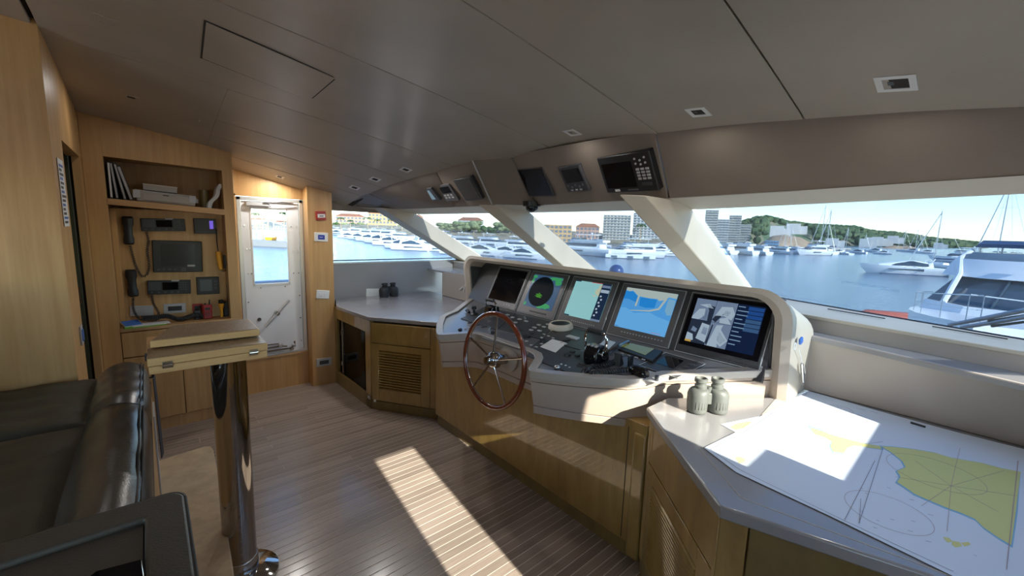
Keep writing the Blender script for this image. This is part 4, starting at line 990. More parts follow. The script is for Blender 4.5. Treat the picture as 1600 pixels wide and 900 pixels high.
# straight front edge continued past the frame, right edge, back edge
fr = (out[-1] - out[5]).normalized(); pf = out[-1] + fr * .22
out.append(pf); out += [Vector((2.575, pf.y + .03, ZP))]
out += [at(1500, 677, z=ZP), at(1400, 650, z=ZP)]
obj('sheet', MB().prism(out, (0, 0, .0012)), m_paper, parent=ch, smooth=0)
def printed(pts, m, name, dz=.0014, z=None): return obj(name, MB().prism([at(u, v, z=ZP + dz) for u, v in pts], (0, 0, .0003)), m, parent=ch, smooth=0)
coast = c6([(830, 292), (900, 296), (990, 307), (1080, 322), (1160, 346), (1300, 370), (1400, 396), (1484, 412), (1462, 600), (1440, 755), (1380, 720), (1310, 672), (1270, 632), (1200, 602), (1130, 577), (1060, 547), (990, 517), (940, 482), (905, 460), (922, 435), (905, 408), (945, 390), (930, 362), (880, 322)])
cx = sum(p[0] for p in coast) / len(coast); cyy = sum(p[1] for p in coast) / len(coast)
printed([(cx + (a - cx) * 1.03 - 1, cyy + (b - cyy) * 1.035 + 1) if a < 1590 else (a, b) for a, b in coast], m_coast, 'printed_shoal', .0013)
printed(coast, m_land, 'printed_land', .0018)
pen = c6([(495, 203), (560, 222), (590, 236), (690, 263), (760, 280), (828, 292), (830, 306), (780, 300), (740, 292), (700, 290), (672, 300), (655, 325), (640, 322), (605, 318), (592, 292), (600, 270), (570, 252), (520, 235)])
cx = sum(p[0] for p in pen) / len(pen); cyy = sum(p[1] for p in pen) / len(pen)
printed([(cx + (a - cx) * 1.06, cyy + (b - cyy) * 1.12) for a, b in pen], m_coast, 'printed_shoal', .0012)
printed(pen, m_land, 'printed_land', .0016)
printed(c6([(145, 345), (165, 340), (195, 352), (190, 368), (165, 372)]), m_land, 'printed_island')
for c in ([(1120, 718), (1150, 722), (1165, 740), (1140, 742)], [(1165, 735), (1200, 742), (1210, 760), (1180, 766), (1160, 752)], [(1205, 745), (1240, 740), (1250, 752), (1222, 762)]): printed(c6(c), m_land, 'printed_island')
def ink(pts, r=.0006, m=m_ink, closed=False, name='printed_line'):
    P = [at(u, v, z=ZP + .0024) for u, v in pts]; P = P + [P[0]] if closed else P
    mb = MB()
    for p, q in zip(P, P[1:]):
        t_ = (q - p).normalized(); w = Vector((-t_.y, t_.x, 0)) * r; mb.prism([p + w, p - w, q - w, q + w], (0, 0, .0002))
    return obj(name, mb, m, parent=ch, smooth=0)
def rose(c, R):
    c = at(*c, z=ZP); mb = MB()
    P = [c + Vector((R * cos(k * pi / 24), R * sin(k * pi / 24), .0024)) for k in range(49)]
    for p, q in zip(P, P[1:]):
        t_ = (q - p).normalized(); w = Vector((-t_.y, t_.x, 0)) * .0008; mb.prism([p + w * .6, p - w * .6, q - w * .6, q + w * .6], (0, 0, .0002))
    return obj('compass_rose', mb, m_ink2, parent=ch, smooth=0)
rose((1459, 739), .125); rose((1386, 800), .10); rose((1312, 640), .05)
cc_ = (1486, 759)
for q in ((1430, 720), (1400, 745), (1440, 790), (1480, 830), (1560, 800), (1590, 775), (1570, 735), (1500, 700)): ink([cc_, q], .0005, m_ink2)
for q in ([(1380, 700), (1342, 818)], [(1367, 720), (1320, 812)], [(1345, 779), (1343, 817)], [(1300, 700), (1380, 690)], [(1240, 640), (1330, 665)]): ink(q, .0006)
bo = chart_poly([(1261, 614), (1205, 645), (1162, 674), (1109, 702), (1156, 735)], ZP)
ink([(1261, 615), (1206, 646), (1163, 675), (1110, 702), (1158, 735), (1304, 806), (1490, 893)], .0007, name='printed_border')
obj('printed_border', MB().prism([at(1590, 720, z=ZP + .0024), at(1591.5, 720, z=ZP + .0024), at(1573.5, 890, z=ZP + .0024), at(1572, 890, z=ZP + .0024)], (0, 0, .0002)), m_ink2, parent=ch, smooth=0)
rr = random.Random(8)
for i in range(16):                       # rows of tiny soundings and notes
    u, v = rr.uniform(1180, 1360), rr.uniform(630, 690); ink([(u, v), (u + rr.uniform(6, 16), v + 3)], .0006)
for i in range(26):
    u, v = rr.uniform(1330, 1560), rr.uniform(760, 880)
    if v > 700 + (u - 1330) * .75: ink([(u, v), (u + rr.uniform(4, 9), v + 2)], .0006)
t = thing('paper_chart', 'corner of a second chart with a yellow patch sticking out under the big chart', 'chart', tuple(at(1150, 660, z=.851)))
obj('sheet', MB().prism([at(*q, z=.8512) for q in ((1126, 663), (1180, 652), (1240, 640), (1230, 670), (1150, 676))], (0, 0, .0008)), m_paper, parent=t, smooth=0)
obj('printed_land', MB().prism([at(*q, z=.8521) for q in ((1140, 668), (1150, 662), (1172, 658), (1176, 664), (1150, 672))], (0, 0, .0003)), m_land, parent=t, smooth=0)
t = thing('paper_chart', 'narrow pale edge of a folded chart against the foot of the screen hood', 'chart', tuple(at(1215, 630, z=.851)))
obj('sheet', MB().prism([at(*q, z=.8512) for q in ((1190, 648), (1212, 623), (1245, 624), (1225, 640), (1205, 650))], (0, 0, .0008)), M_['cream'], parent=t, smooth=0)
t = thing('pencil', 'short dark pencil lying at the back edge of the big chart', 'pencil', tuple(at(1434, 663, z=.857)))
obj('shaft', MB().tube([at(1423, 660, z=.859), at(1446, 667, z=.859)], .0045, 6), M_['black'], parent=t)

# keys on the side of the hood
yb = .565
hk = at(1245, 536, y=yb)
t = thing('key_ring', 'blue key tag with a white ring hung on the starboard side of the hood', 'key ring', tuple(hk))
obj('tag', MB(FR(hk + Vector((.015, -.012, .012)), (1, 0, .3), (-.3, 0, 1), (0, -1, 0))).box((0, 0, 0), (.035, .03, .012)), M_['blue'], parent=t, bev=.004)
obj('ring', MB().ring(at(1242, 541, y=yb - .012), .016, .0025, (1, 0, 0), (0, 0, 1), 28, 6), M_['white'], parent=t)
obj('lanyard', MB().tube([at(1248, 545, y=yb - .01), at(1252, 560, y=yb - .008), at(1253, 568, y=yb - .01)], .0018, 6), M_['white'], parent=t)
p = at(1253, 568, y=yb - .012); q = at(1255, 596, y=yb - .012)
t = thing('pocket_torch', 'slim silver pocket torch hanging below the blue key tag', 'torch', tuple(q))
obj('body', MB().tube([p, p.lerp(q, .08), p.lerp(q, .85), q], [.006, .0085, .0085, .009], 14), M_['steel'], parent=t)
obj('clip', MB().tube([p + Vector((0, -.01, -.005)), p.lerp(q, .5) + Vector((0, -.012, 0))], .0018, 6), M_['steel'], parent=t)
# ================================================================== PORT-AFT CABINET WITH RADIOS
YF = 4.13
bk_ = thing('radio_cabinet', 'light oak wall cabinet with a printer shelf above and a radio niche below', 'cabinet', (.13, 4.3, 0))
X0, X1 = -.299, .56
def cb(name, a, b, m='oak', bev=.0015, parent=bk_): return obj(name, MB().bb(a, b), M_[m], parent=parent, bev=bev)
def ztop(x): return ZC(x, YF) + .01
nx0, nx1 = -.195, .488
# front frame
cb('side_stile', (X0, YF, 0), (nx0, YF + .03, ZC(nx0, YF) + .02)); cb('side_stile', (nx1, YF, .0), (X1, YF + .4, ZC(X1, YF) + .02))
mb = MB(); mb.prism([(nx0, YF, 2.072), (nx1, YF, 2.052), (nx1, YF, ZC(nx1, YF) + .02), (nx0, YF, ZC(nx0, YF) + .02)], (0, .03, 0)); obj('top_panel', mb, M_['oak'], parent=bk_)
mb = MB(); mb.prism([(nx0, YF - .004, 1.742), (nx1, YF - .004, 1.70), (nx1, YF - .004, 1.745), (nx0, YF - .004, 1.785)], (0, .385, 0)); obj('shelf', mb, M_['oak_shelf'], parent=bk_, bev=.002)
mb = MB(); mb.prism([(nx0, YF + .36, 1.70), (nx1, YF + .36, 1.70), (nx1, YF + .36, 2.1), (nx0, YF + .36, 2.1)], (0, .02, 0)); obj('back_panel', mb, M_['oak'], parent=bk_)
cb('inner_side', (nx0 - .02, YF + .03, .84), (nx0, YF + .38, 2.1)); cb('inner_top', (nx0, YF + .03, 2.076), (nx1, YF + .38, 2.10))
BY = YF + .17                                              # radio panel
cb('radio_panel', (nx0, BY, .84), (nx1, BY + .02, 1.72), 'oak')
cb('radio_panel_frame', (nx0 + .001, BY - .05, .84), (nx0 + .035, BY, 1.70), 'oak'); 
cb('ledge', (nx0, YF - .006, .815), (nx1 + .07, BY + .02, .84), 'oak_shelf')
cb('drawer_front', (nx0 + .004, YF - .002, .62), (nx1 + .06, YF + .02, .808)); cb('door', (nx0 + .004, YF - .002, .10), (.145, YF + .02, .612)); cb('door', (.15, YF - .002, .10), (nx1 + .06, YF + .02, .612))
cb('plinth', (X0, YF + .012, 0), (X1 - .002, YF + .05, .094))

def dev(name, label, cat, TL, TR, BL, depth, mbody='black', plane=None, group=None, bev=.003):
    p, n = plane or ((0, BY, 0), (0, -1, 0))
    R_, o, w, h = face_frame(TL, TR, BL, p, n)
    t = thing(name, label, cat, tuple(o), group=group)
    M = R_.copy(); M.translation = o
    def L(x0, x1, y0, y1, z0, z1): return MB(M).bb((x0 * w / 2, y0 * h / 2, z0), (x1 * w / 2, y1 * h / 2, z1))
    obj('body', L(-1, 1, -1, 1, -.03 if plane else .001, depth), M_[mbody], parent=t, bev=bev)
    return t, M, L, w, h
# VHF radios
for TL, TR, BL, lab in (((219, 341), (288, 342), (221, 361), 'black marine radio with dark display, upper of the two in the oak niche'),
                        ((229, 438), (297, 437), (231, 460), 'black marine radio with a key block, lower of the two in the oak niche')):
    t, M, L, w, h = dev('marine_radio', lab, 'radio', TL, TR, BL, .03)
    obj('display', L(-.32, .40, -.35, .72, .03, .032), E_['off'], parent=t)
    obj('speaker_panel', L(-.94, -.38, -.4, .8, .03, .032), M_['dgrey'], parent=t)
    for i in range(3):
        for j in range(4): obj('key', L(.48 + i * .12, .56 + i * .12, .55 - j * .33, .72 - j * .33, .03, .034), M_['dgrey'], parent=t)
    for i in range(5): obj('key', L(-.85 + i * .3, -.75 + i * .3, -.82, -.6, .03, .034), M_['dgrey'], parent=t)
    obj('knob', MB(M).cyl((w * .43, -h * .30, .03), (w * .43, -h * .30, .045), .009, 14), M_['black'], parent=t)
    obj('name_strip', L(.1, .45, .86, 1.06, .03, .0315), M_['lgrey'], parent=t)
t, M, L, w, h = dev('small_display', 'small black control with a glowing violet strip in the oak niche', 'display', (302, 341), (337, 342), (303, 365), .03)
obj('display', L(.38, .72, -.35, .72, .03, .032), emi('violet strip', (.20, .12, .75)), parent=t)
for i in range(3): obj('key', L(-.6 + i * .25, -.45 + i * .25, -.8, -.68, .03, .033), M_['dgrey'], parent=t)
t, M, L, w, h = dev('monitor', 'black screen with thick bezel in the middle of the oak radio niche', 'monitor', (236, 375), (314, 377), (240, 425), .035, bev=.006)
obj('screen', L(-.68, .70, -.62, .78, .035, .037), mat('grey dark glass', (.035, .042, .045), .12), parent=t)
obj('name_strip', L(.36, .68, -.64, -.53, .037, .038), M_['lgrey'], parent=t); obj('button', L(.1, .3, -.95, -.72, .035, .038), M_['dgrey'], parent=t)
for i in range(4): obj('button', L(-.85 + i * .22, -.75 + i * .22, -.88, -.78, .035, .038), M_['dgrey'], parent=t)
t, M, L, w, h = dev('small_display', 'small black square instrument with grey glass above the red handheld radio', 'display', (306, 433), (341, 432), (308, 460), .03)
obj('screen', L(-.72, .35, -.6, .72, .03, .032), mat('grey glass', (.10, .12, .13), .2), parent=t)
for i in range(3): obj('key', L(.55, .8, .4 - i * .4, .6 - i * .4, .03, .034), M_['dgrey'], parent=t)
def on(u, v, d=0, y=BY): p = at(u, v, y=y - d); return p
# handsets
for (a, b, lab) in (((199, 338), (202, 382), 'black telephone handset hanging at the top left of the niche'), ((204, 421), (209, 463), 'black telephone handset hanging lower left in the niche')):
    p, q = on(*a, .02), on(*b, .02); t = thing('handset', lab, 'handset', tuple(q))
    mb = MB(); d = Vector((0, -1, 0)); rings = []
    for s_, wd, th_, off in ((0, .030, .026, .0), (.06, .036, .036, .004), (.25, .036, .034, .004), (.38, .028, .022, .012), (.65, .027, .022, .014), (.78, .035, .034, .006), (.95, .034, .036, .004), (1, .026, .026, 0)):
        c = p.lerp(q, s_) + d * off; rings.append([c + Vector((wd * x, -th_ * z, 0)) for x, z in ((-.9, 0), (-.9, .8), (-.6, 1), (.6, 1), (.9, .8), (.9, 0))])
    obj('body', mb.loft(rings), M_['black'], parent=t, bev=.003)
    obj('cradle', MB().bb((min(p.x, q.x) - .022, BY - .018, q.z + .02), (max(p.x, q.x) + .022, BY, p.z - .03)), M_['dgrey'], parent=t)
    if a[1] < 400:
        c = smoothpath([on(203, 383, .03), on(207, 398, .03), on(212, 415, .035), on(221, 431, .04), on(230, 428, .04), on(233, 412, .035), on(230, 392, .03), on(232, 376, .03), on(229, 362, .02)])
        obj('coiled_cord', coil(c, .0075, 46, .0026), M_['rubberd'], parent=t)
    else:
        c = smoothpath([on(208, 464, .03), on(208, 480, .035), on(214, 494, .05), on(224, 500, .06), on(245, 500, .06), on(248, 490, .05), on(240, 475, .04), on(237, 461, .03)])
        obj('coiled_cord', coil(c, .0075, 40, .0028), M_['rubberd'], parent=t)
c = smoothpath([on(222, 497, .09), on(240, 496, .085), on(262, 494, .08), on(278, 499, .085), on(290, 497, .08), on(304, 493, .08), on(318, 494, .08)])
o = obj('coiled_cable', coil(c, .014, 34, .006), M_['rubberd']); meta(o, 'thick black coiled cable heaped on the ledge of the radio niche', 'cable')
# sockets
def plate(TL, TR, BL, lab, n=0, insert='dgrey', plane=None, mb_='lgrey', group=None):
    t, M, L, w, h = dev('socket_plate', lab, 'socket', TL, TR, BL, .010, mb_, plane, bev=.0025)
    obj('insert', L(-.62, .62, -.5, .45, .010, .0125), M_[insert], parent=t)
    for i in range(n): obj('switch', L(-.58 + i * .4, -.25 + i * .4, -.4, .36, .0125, .0145), M_['white'] if insert == 'white' else M_['lgrey'], parent=t)
    return t
plate((202, 478), (239, 477), (204, 494), 'grey switch plate behind the black cable in the niche', 3, 'lgrey')
plate((255, 475), (290, 473), (256, 490), 'silver socket plate with black sockets right of the hanging cord', 0, 'black')
plate((300, 475), (316, 474), (301, 486), 'small dark red plate left of the red handheld radio', 0, 'black', mb_='red')
# handheld radios and the yellow lamp at the right of the niche
def handheld(name, lab, base, h, w, m, d=.06, ant=1.5, lean=0):
    p = on(*base, d); p.z = max(p.z, .842); t = thing(name, lab, 'handheld radio', tuple(p))
    rings = []
    for z, k in ((0, .85), (.03, 1), (.55, .95), (.8, 1.05), (.97, 1), (1, .9)):
        rings.append([p + Vector((lean * z + w * k * x, .017 * y, h * z)) for x, y in ((-1, -.6), (-.75, -1), (.75, -1), (1, -.6), (1, .6), (.75, 1), (-.75, 1), (-1, .6))])
    obj('body', MB().loft(rings), M_[m], parent=t, bev=.002)
    obj('display', MB().bb((p.x + lean * .7 - w * .55, p.y - .0195, p.z + h * .62), (p.x + lean * .7 + w * .55, p.y - .016, p.z + h * .8)), M_['black'], parent=t)
    for i in range(3):
        for j in range(3): obj('key', MB().box((p.x + (i - 1) * w * .5, p.y - .0185, p.z + h * (.2 + j * .13)), (w * .3, .004, h * .06)), M_['dgrey'], parent=t)
    obj('antenna', MB().tube([p + Vector((lean + w * .5, 0, h)), p + Vector((lean + w * .55, 0, h * ant))], [.006, .004], 10), M_['black'], parent=t)
    obj('knob', MB().cyl(p + Vector((lean - w * .4, 0, h)), p + Vector((lean - w * .4, 0, h + .012)), .007, 10), M_['black'], parent=t)
    return t
handheld('handheld_radio', 'red handheld radio with black keypad standing in the niche', (325, 497), .115, .032, 'red', .08, 1.35, -.0)
handheld('handheld_radio', 'black handheld radio at the right end of the niche with a long aerial', (355, 497), .12, .026, 'black', .05, 2.3)
handheld('handheld_radio', 'small black handheld radio with silver clip left of the red radio', (309, 498), .07, .025, 'dgrey', .05, 1.6)
p = on(347, 497, .085); p.z = .845
t = thing('torch', 'yellow torch with bulbous head standing at the right of the niche', 'torch', tuple(p))
obj('body', MB().lathe([(.010, 0), (.011, .02), (.010, .06), (.016, .085), (.020, .10), (.019, .115), (.012, .12)], c=p, seg=18), M_['yellow'], parent=t)
obj('head_ring', MB().lathe([(.017, .118), (.019, .122), (.018, .145), (.012, .148)], c=p, seg=18), M_['black'], parent=t)
SX = nx1 - .001
a, b = at(341, 393, y=BY - .07), at(345, 421, y=BY - .07)
t = thing('handset', 'yellow and black waterproof handset hanging on the right side of the niche', 'handset', tuple(b))
obj('body', MB().tube([a, a.lerp(b, .2), a.lerp(b, .8), b], [.017, .02, .016, .012], 12), M_['yellow'], parent=t)
obj('charger', MB().box((b.x + .04, b.y, (a.z + b.z) / 2 - .01), (.035, .04, .11)), M_['black'], parent=t, bev=.004)
obj('aerial', MB().tube([a, at(339, 378, y=BY - .07), at(338, 358, y=BY - .03)], .0045, 8), M_['black'], parent=t)
obj('loop', MB().tube(smoothpath([b, b + Vector((.01, 0, -.015)), b + Vector((.03, 0, -.016)), b + Vector((.035, 0, 0))]), .003, 6), M_['black'], parent=t)
# booklets
p = on(215, 500, .1); p.z = .842
t = thing('booklet', 'green-edged white booklet lying on the niche ledge under the cables', 'booklet', (p.x, p.y, .841))
obj('cover', MB(Matrix.Translation((-.055, 4.18, .841)) @ Matrix.Rotation(radians(6), 4, 'Z')).box((0, 0, .004), (.24, .12, .008)), M_['green'], parent=t)
obj('pages', MB(Matrix.Translation((-.02, 4.18, .849)) @ Matrix.Rotation(radians(6), 4, 'Z')).box((0, 0, .002), (.22, .115, .004)), M_['paper'], parent=t)
t = thing('booklet', 'dark blue leaflet with white edge lying on top of the green booklet', 'booklet', (-.13, 4.19, .855))
mm = Matrix.Translation((-.13, 4.19, .868)) @ Matrix.Rotation(radians(20), 4, 'Z') @ Matrix.Rotation(radians(18), 4, 'X')
obj('cover', MB(mm).box((0, 0, 0), (.10, .08, .003)), M_['blue'], parent=t); obj('pages', MB(mm).box((0, 0, -.004), (.108, .085, .004)), M_['paper'], parent=t)
# printer shelf contents
zs = lambda x: 1.785 - (x - nx0) / (nx1 - nx0) * .04
def folder(i, x, dx, tilt, m, lab, w=.018, h=.26):
    z = zs(x) + .001; mm = Matrix.Translation((x, YF + .19, z)) @ Matrix.Rotation(tilt, 4, 'Y')
    t = thing('folder', lab, 'folder', (x, YF + .19, z), group='files at the left of the printer shelf')
    obj('cover', MB(mm).bb((-w / 2, -.14, .002), (w / 2, .14, h)), M_[m], parent=t, bev=.003)
    obj('pages', MB(mm).bb((-w / 2 + .004, -.144, .01), (w / 2 - .004, -.13, h - .01)), M_['lgrey'] if i % 2 else M_['paper'], parent=t)
folder(0, -.172, 0, radians(0), 'black', 'black ring file leaning at the far left of the printer shelf')
folder(1, -.142, 0, radians(-4), 'black', 'black file with pale page edge, second from the left on the printer shelf')
folder(3, -.10, 0, radians(-9), 'dgrey', 'grey file leaning, third from the left on the printer shelf')
folder(5, -.066, 0, radians(-13), 'dgrey', 'dark grey file leaning closest to the printer', .022, .25)
zz = zs(.13)
t = thing('printer', 'flat cream inkjet printer with grey corners on the cabinet shelf', 'printer', (.12, YF + .17, zz))
mp = Matrix.Translation((.125, YF + .17, zz + .002)) @ Matrix.Rotation(radians(3.3), 4, 'Y')
obj('body', MB(mp).prism([(-.165, -.15, 0), (.175, -.15, 0), (.185, -.15, .075), (-.18, -.15, .085)], (0, .30, 0)), M_['printer'], parent=t, bev=.008, bseg=3)
obj('front_flap', MB(mp).bb((-.13, -.156, .012), (.14, -.15, .062)), M_['printer'], parent=t, bev=.002)
for a in (-.165, .158): obj('corner_panel', MB(mp).box((a, -.152, .052), (.04, .01, .055)), M_['lgrey'], parent=t, bev=.002)
obj('grip_slot', MB(mp).box((0.0, -.157, .06), (.035, .004, .006)), M_['gap'], parent=t)
obj('side_port', MB(mp).box((.188, -.10, .045), (.02, .03, .03)), M_['lgrey'], parent=t)
obj('lid_line', MB(mp).bb((-.17, -.151, .076), (.18, .14, .08)), M_['lgrey'], parent=t)
t = thing('paper_tray', 'cream box lying on top of the printer', 'box', (.11, YF + .18, zz + .09))
obj('box_body', MB(Matrix.Translation((.10, YF + .18, zz + .092)) @ Matrix.Rotation(radians(3.3), 4, 'Y')).box((0, 0, .022), (.20, .2, .042)), M_['printer'], parent=t, bev=.004)
obj('lid', MB(Matrix.Translation((.10, YF + .18, zz + .092)) @ Matrix.Rotation(radians(3.3), 4, 'Y')).box((0, 0, .044), (.205, .205, .008)), M_['cream'], parent=t, bev=.002)
zz = zs(.36)
t = thing('paper_roll', 'dark upright tube standing behind the printer at the right of the shelf', 'tube', (.39, YF + .26, zz))
obj('tube', MB().cyl((.385, YF + .27, zz), (.385, YF + .27, zz + .15), .035, 20), M_['veneer_dk'], parent=t)
t = thing('rolled_paper', 'curled sheet of cream paper leaning at the right end of the printer shelf', 'paper', (.43, YF + .13, zz))
P = smoothpath([(.385, YF + .08, zz + .003), (.40, YF + .08, zz + .05), (.44, YF + .08, zz + .10), (.455, YF + .08, zz + .16), (.475, YF + .08, zz + .20)])
mb = MB()
A_ = [p + Vector((0, 0, 0)) for p in P]; th_ = Vector((.026, 0, -.004))
mb.loft([[p, p + th_, p + th_ + Vector((0, .14, 0)), p + Vector((0, .14, 0))] for p in P]); obj('sheet', mb, M_['paper'], parent=t, smooth=50)

# ================================================================== wall things beside the side door
PF = ((0, 4.38, 0), (0, -1, 0))
t, M, L, w, h = dev('alarm_point', 'red fire alarm call point high on the oak pillar', 'alarm', (493, 330), (508, 330), (494, 344), .02, 'red', PF)
obj('glass', L(-.75, .8, -.45, .35, .02, .022), M_['white'], parent=t); obj('mark', L(-.4, .45, -.2, .0, .022, .0225), M_['dgrey'], parent=t)
t, M, L, w, h = dev('thermostat', 'white thermostat with a blue display on the oak pillar', 'thermostat', (491, 363), (512, 364), (491, 377), .012, 'white', PF)
obj('display', L(-.5, .5, -.55, .5, .012, .013), emi('blue display', (.03, .05, .25)), parent=t); obj('display_text', L(-.3, .2, -.1, .05, .013, .0135), M_['lgrey'], parent=t)
plate((494, 453), (514, 454), (494, 466), 'white light switch at hand height on the oak pillar', 3, 'white', PF, 'white')
plate((494, 561), (517, 558), (495, 573), 'silver socket low on the oak pillar near the floor', 0, 'dgrey', PF)
plate((572, 451), (594, 451), (572, 463), 'white socket plate on the leather wall behind the black binoculars', 1, 'white', ((0, 4.60, 0), (0, -1, 0)), 'white')
# left wall: notice and switch
PW = (-.30, 0, 0)
ps = [at(*q, x=-.299) for q in ((93, 254), (106, 258), (117, 352), (104, 355))]
t = thing('notice', 'curling printed notice sheet taped beside the open doorway', 'notice', tuple(ps[3]))
ps = [Vector((-.298, 2.96, 1.925)), Vector((-.298, 3.13, 1.925)), Vector((-.298, 3.13, 1.60)), Vector((-.298, 2.96, 1.60))]
obj('sheet', MB().prism(ps, (.002, 0, 0)), M_['paper'], parent=t)
rr = random.Random(2)
for i in range(14):
    z = 1.90 - i * .021; obj('printed_block', MB().bb((-.296, 2.975 + rr.uniform(0, .01), z - .012), (-.2955, 3.05 + rr.uniform(0, .065), z)), M_['dgrey'] if i % 3 else M_['blue'], parent=t)
t = thing('switch_plate', 'small pale switch plate on the oak wall beside the doorway', 'switch', (-.30, 3.12, 1.0))
obj('plate', MB().bb((-.30, 3.07, .98), (-.292, 3.14, 1.08)), M_['lgrey'], parent=t, bev=.002); obj('rocker', MB().bb((-.293, 3.085, 1.0), (-.288, 3.125, 1.06)), M_['blue'], parent=t)
# ================================================================== TALL TABLE
tb = thing('pedestal_table', 'tall folding table with dark ribbed top and pale edges on one polished steel pillar', 'table', (.235, 2.13, 0))
TZ = 1.12
def tp(u, v, z): p = at(u, v, z=z); return p
y0t = 2.055; x0t, x1t = -.032, .372
obj('lower_leaf', MB().bb((x0t, y0t, TZ - .030), (x1t, y0t + .40, TZ)), M_['tedge'], parent=tb, bev=.002)
obj('under_leaf', MB().bb((x0t + .003, y0t + .002, TZ - .063), (x1t - .002, y0t + .40, TZ - .032)), M_['tedge'], parent=tb, bev=.002)
obj('top_skin', MB().bb((x0t + .003, y0t + .004, TZ), (x1t - .003, y0t + .16, TZ + .0025)), M_['table'], parent=tb)
up = obj('upper_leaf', MB().prism([(-.020, 2.195, TZ + .008), (.366, 2.185, TZ + .008), (.366, 2.46, TZ + .008), (.06, 2.475, TZ + .008)], (0, 0, .030)), M_['tedge'], parent=tb, bev=.003)
obj('top_skin', MB().prism([(-.013, 2.203, TZ + .038), (.360, 2.193, TZ + .038), (.360, 2.452, TZ + .038), (.063, 2.467, TZ + .038)], (0, 0, .0025)), M_['table'], parent=tb)
for x in (.028, .318):
    h_ = obj('hinge', MB().bb((x - .016, y0t - .004, TZ - .044), (x + .016, y0t + .002, TZ - .018)), M_['brass'], parent=tb, bev=.001)
    obj('hinge_barrel', MB().cyl((x - .016, y0t - .005, TZ - .031), (x + .016, y0t - .005, TZ - .031), .0045, 10), M_['steel'], parent=h_)
obj('catch', MB().bb((-.038, 2.11, TZ - .02), (-.030, 2.14, TZ + .004)), M_['dgrey'], parent=tb)
px_, py_ = .232, 2.128
obj('pillar', MB().cyl((px_, py_, .10), (px_, py_, TZ - .063), .066, 48), M_['chrome'], parent=tb, smooth=60)
obj('collar', MB().lathe([(.068, .035), (.071, .04), (.071, .10), (.067, .105)], c=(px_, py_, 0), seg=48), M_['steel'], parent=tb, smooth=60)
obj('base_plate', MB().lathe([(.0, 0.001), (.150, 0.001), (.152, .010), (.13, .018), (.072, .036), (.0, .036)], c=(px_, py_, 0), seg=56), M_['chrome'], parent=tb, smooth=30)

# ================================================================== RAISED SETTEE
st = thing('settee', 'raised dark brown leather settee with front bolsters on a wooden base', 'settee', (-.4, 2.0, 0))
XS = -.035
def puff(name, x0, x1, y0, y1, z0, z1, m, r=.05, sag=.0, seed=0, n=12, par=None, wr=.004):
    # soft cushion: rounded box with wrinkles
    rr_ = random.Random(seed); nx_, ny_ = n, n * 2
    mb = MB(); V = []; 
    def sh(s):                         # flattened profile
        return min(1, (1 - abs(2 * s - 1) ** 5))
    top = []; bot = []
    for i in range(nx_ + 1):
        for j in range(ny_ + 1):
            s, t_ = i / nx_, j / ny_; cx = x0 + (x1 - x0) * s; cy = y0 + (y1 - y0) * t_
            k = (sh(s) * sh(t_)) ** .5
            wv = wr * (sin(9 * t_ * (y1 - y0) * 5 + 3 * s + seed) * .5 + sin(23 * s + 5 * t_ + seed * 2) * .5) * k
            top.append((cx, cy, z1 - r + r * k - sag * sin(pi * s) * sin(pi * t_) + wv)); bot.append((cx, cy, z0))
    N_ = len(top); I = lambda i, j: i * (ny_ + 1) + j; f = []
    for i in range(nx_):
        for j in range(ny_):
            f.append((I(i, j), I(i + 1, j), I(i + 1, j + 1), I(i, j + 1))); f.append(tuple(N_ + q for q in (I(i, j), I(i, j + 1), I(i + 1, j + 1), I(i + 1, j))))
    for i in range(nx_):
        for j in (0, ny_): f.append((I(i, j), I(i + 1, j), N_ + I(i + 1, j), N_ + I(i, j)))
    for j in range(ny_):
        for i in (0, nx_): f.append((I(i, j), I(i, j + 1), N_ + I(i, j + 1), N_ + I(i, j)))
    mb.add(top + bot, f); return obj(name, mb, m, parent=par or st, smooth=60)
def bolster(name, ya, yb, seed, par=None):
    # rounded roll along the front edge, section in x-z, lofted along y
    sec = []
    rings = []; n = 14
    for j in range(n + 1):
        t_ = j / n; y = ya + (yb - ya) * t_; e = min(1, (1 - abs(2 * t_ - 1) ** 8)) ; k = .86 + .14 * e; ring = []
        for a in range(22):
            if a < 14:
                an = radians(-20 + 180 * a / 13); x = -.135 + .098 * k * cos(an) ; z = .845 + .085 * k * sin(an) + (.004 * sin(8 * t_ * 3 + a * .5 + seed))
            else:
                q = (a - 14) / 7; 
                if q < .35: x, z = -.235, .84 - q * .4
                elif q < .7: x, z = -.235 + (q - .35) / .35 * .17, .70
                else: x, z = -.062 + (q - .7) * .09, .70 + (q - .7) / .3 * .09
            ring.append(Vector((x, y, z)))
        rings.append(ring)
    o = obj(name, MB().loft(rings), M_['sofa2'], parent=par or st, smooth=60)
    for dx in (-.049, -.060):
        P = []
        for j in range(17):
            t_ = .03 + .94 * j / 16; y = ya + (yb - ya) * t_; an = radians(38 if dx == -.049 else 46); P.append(Vector((-.135 + .0985 * cos(an), y, .845 + .0865 * sin(an))))
        obj('piping', MB().tube(P, .0028, 6), M_['rubberd'], parent=o)
    mb = MB()
    for yq in (ya + .004, yb - .004):
        pass
    return o
bolster('seat_bolster', 2.225, 2.845, 1); bolster('seat_bolster', 1.02, 2.215, 2)
puff('seat_cushion', -.80, -.225, 2.222, 2.845, .66, .880, M_['sofa'], .03, .008, 3, wr=.008)
puff('seat_cushion', -.80, -.225, 1.02, 2.217, .66, .880, M_['sofa'], .03, .012, 5, wr=.009)
puff('back_cushion', -1.0, -.80, 1.62, 2.84, .80, 1.36, M_['sofa'], .06, 0, 6)
obj('seat_frame', MB().bb((-.98, .95, .26), (-.037, 2.845, .715)), M_['oak'], parent=st, bev=.004)
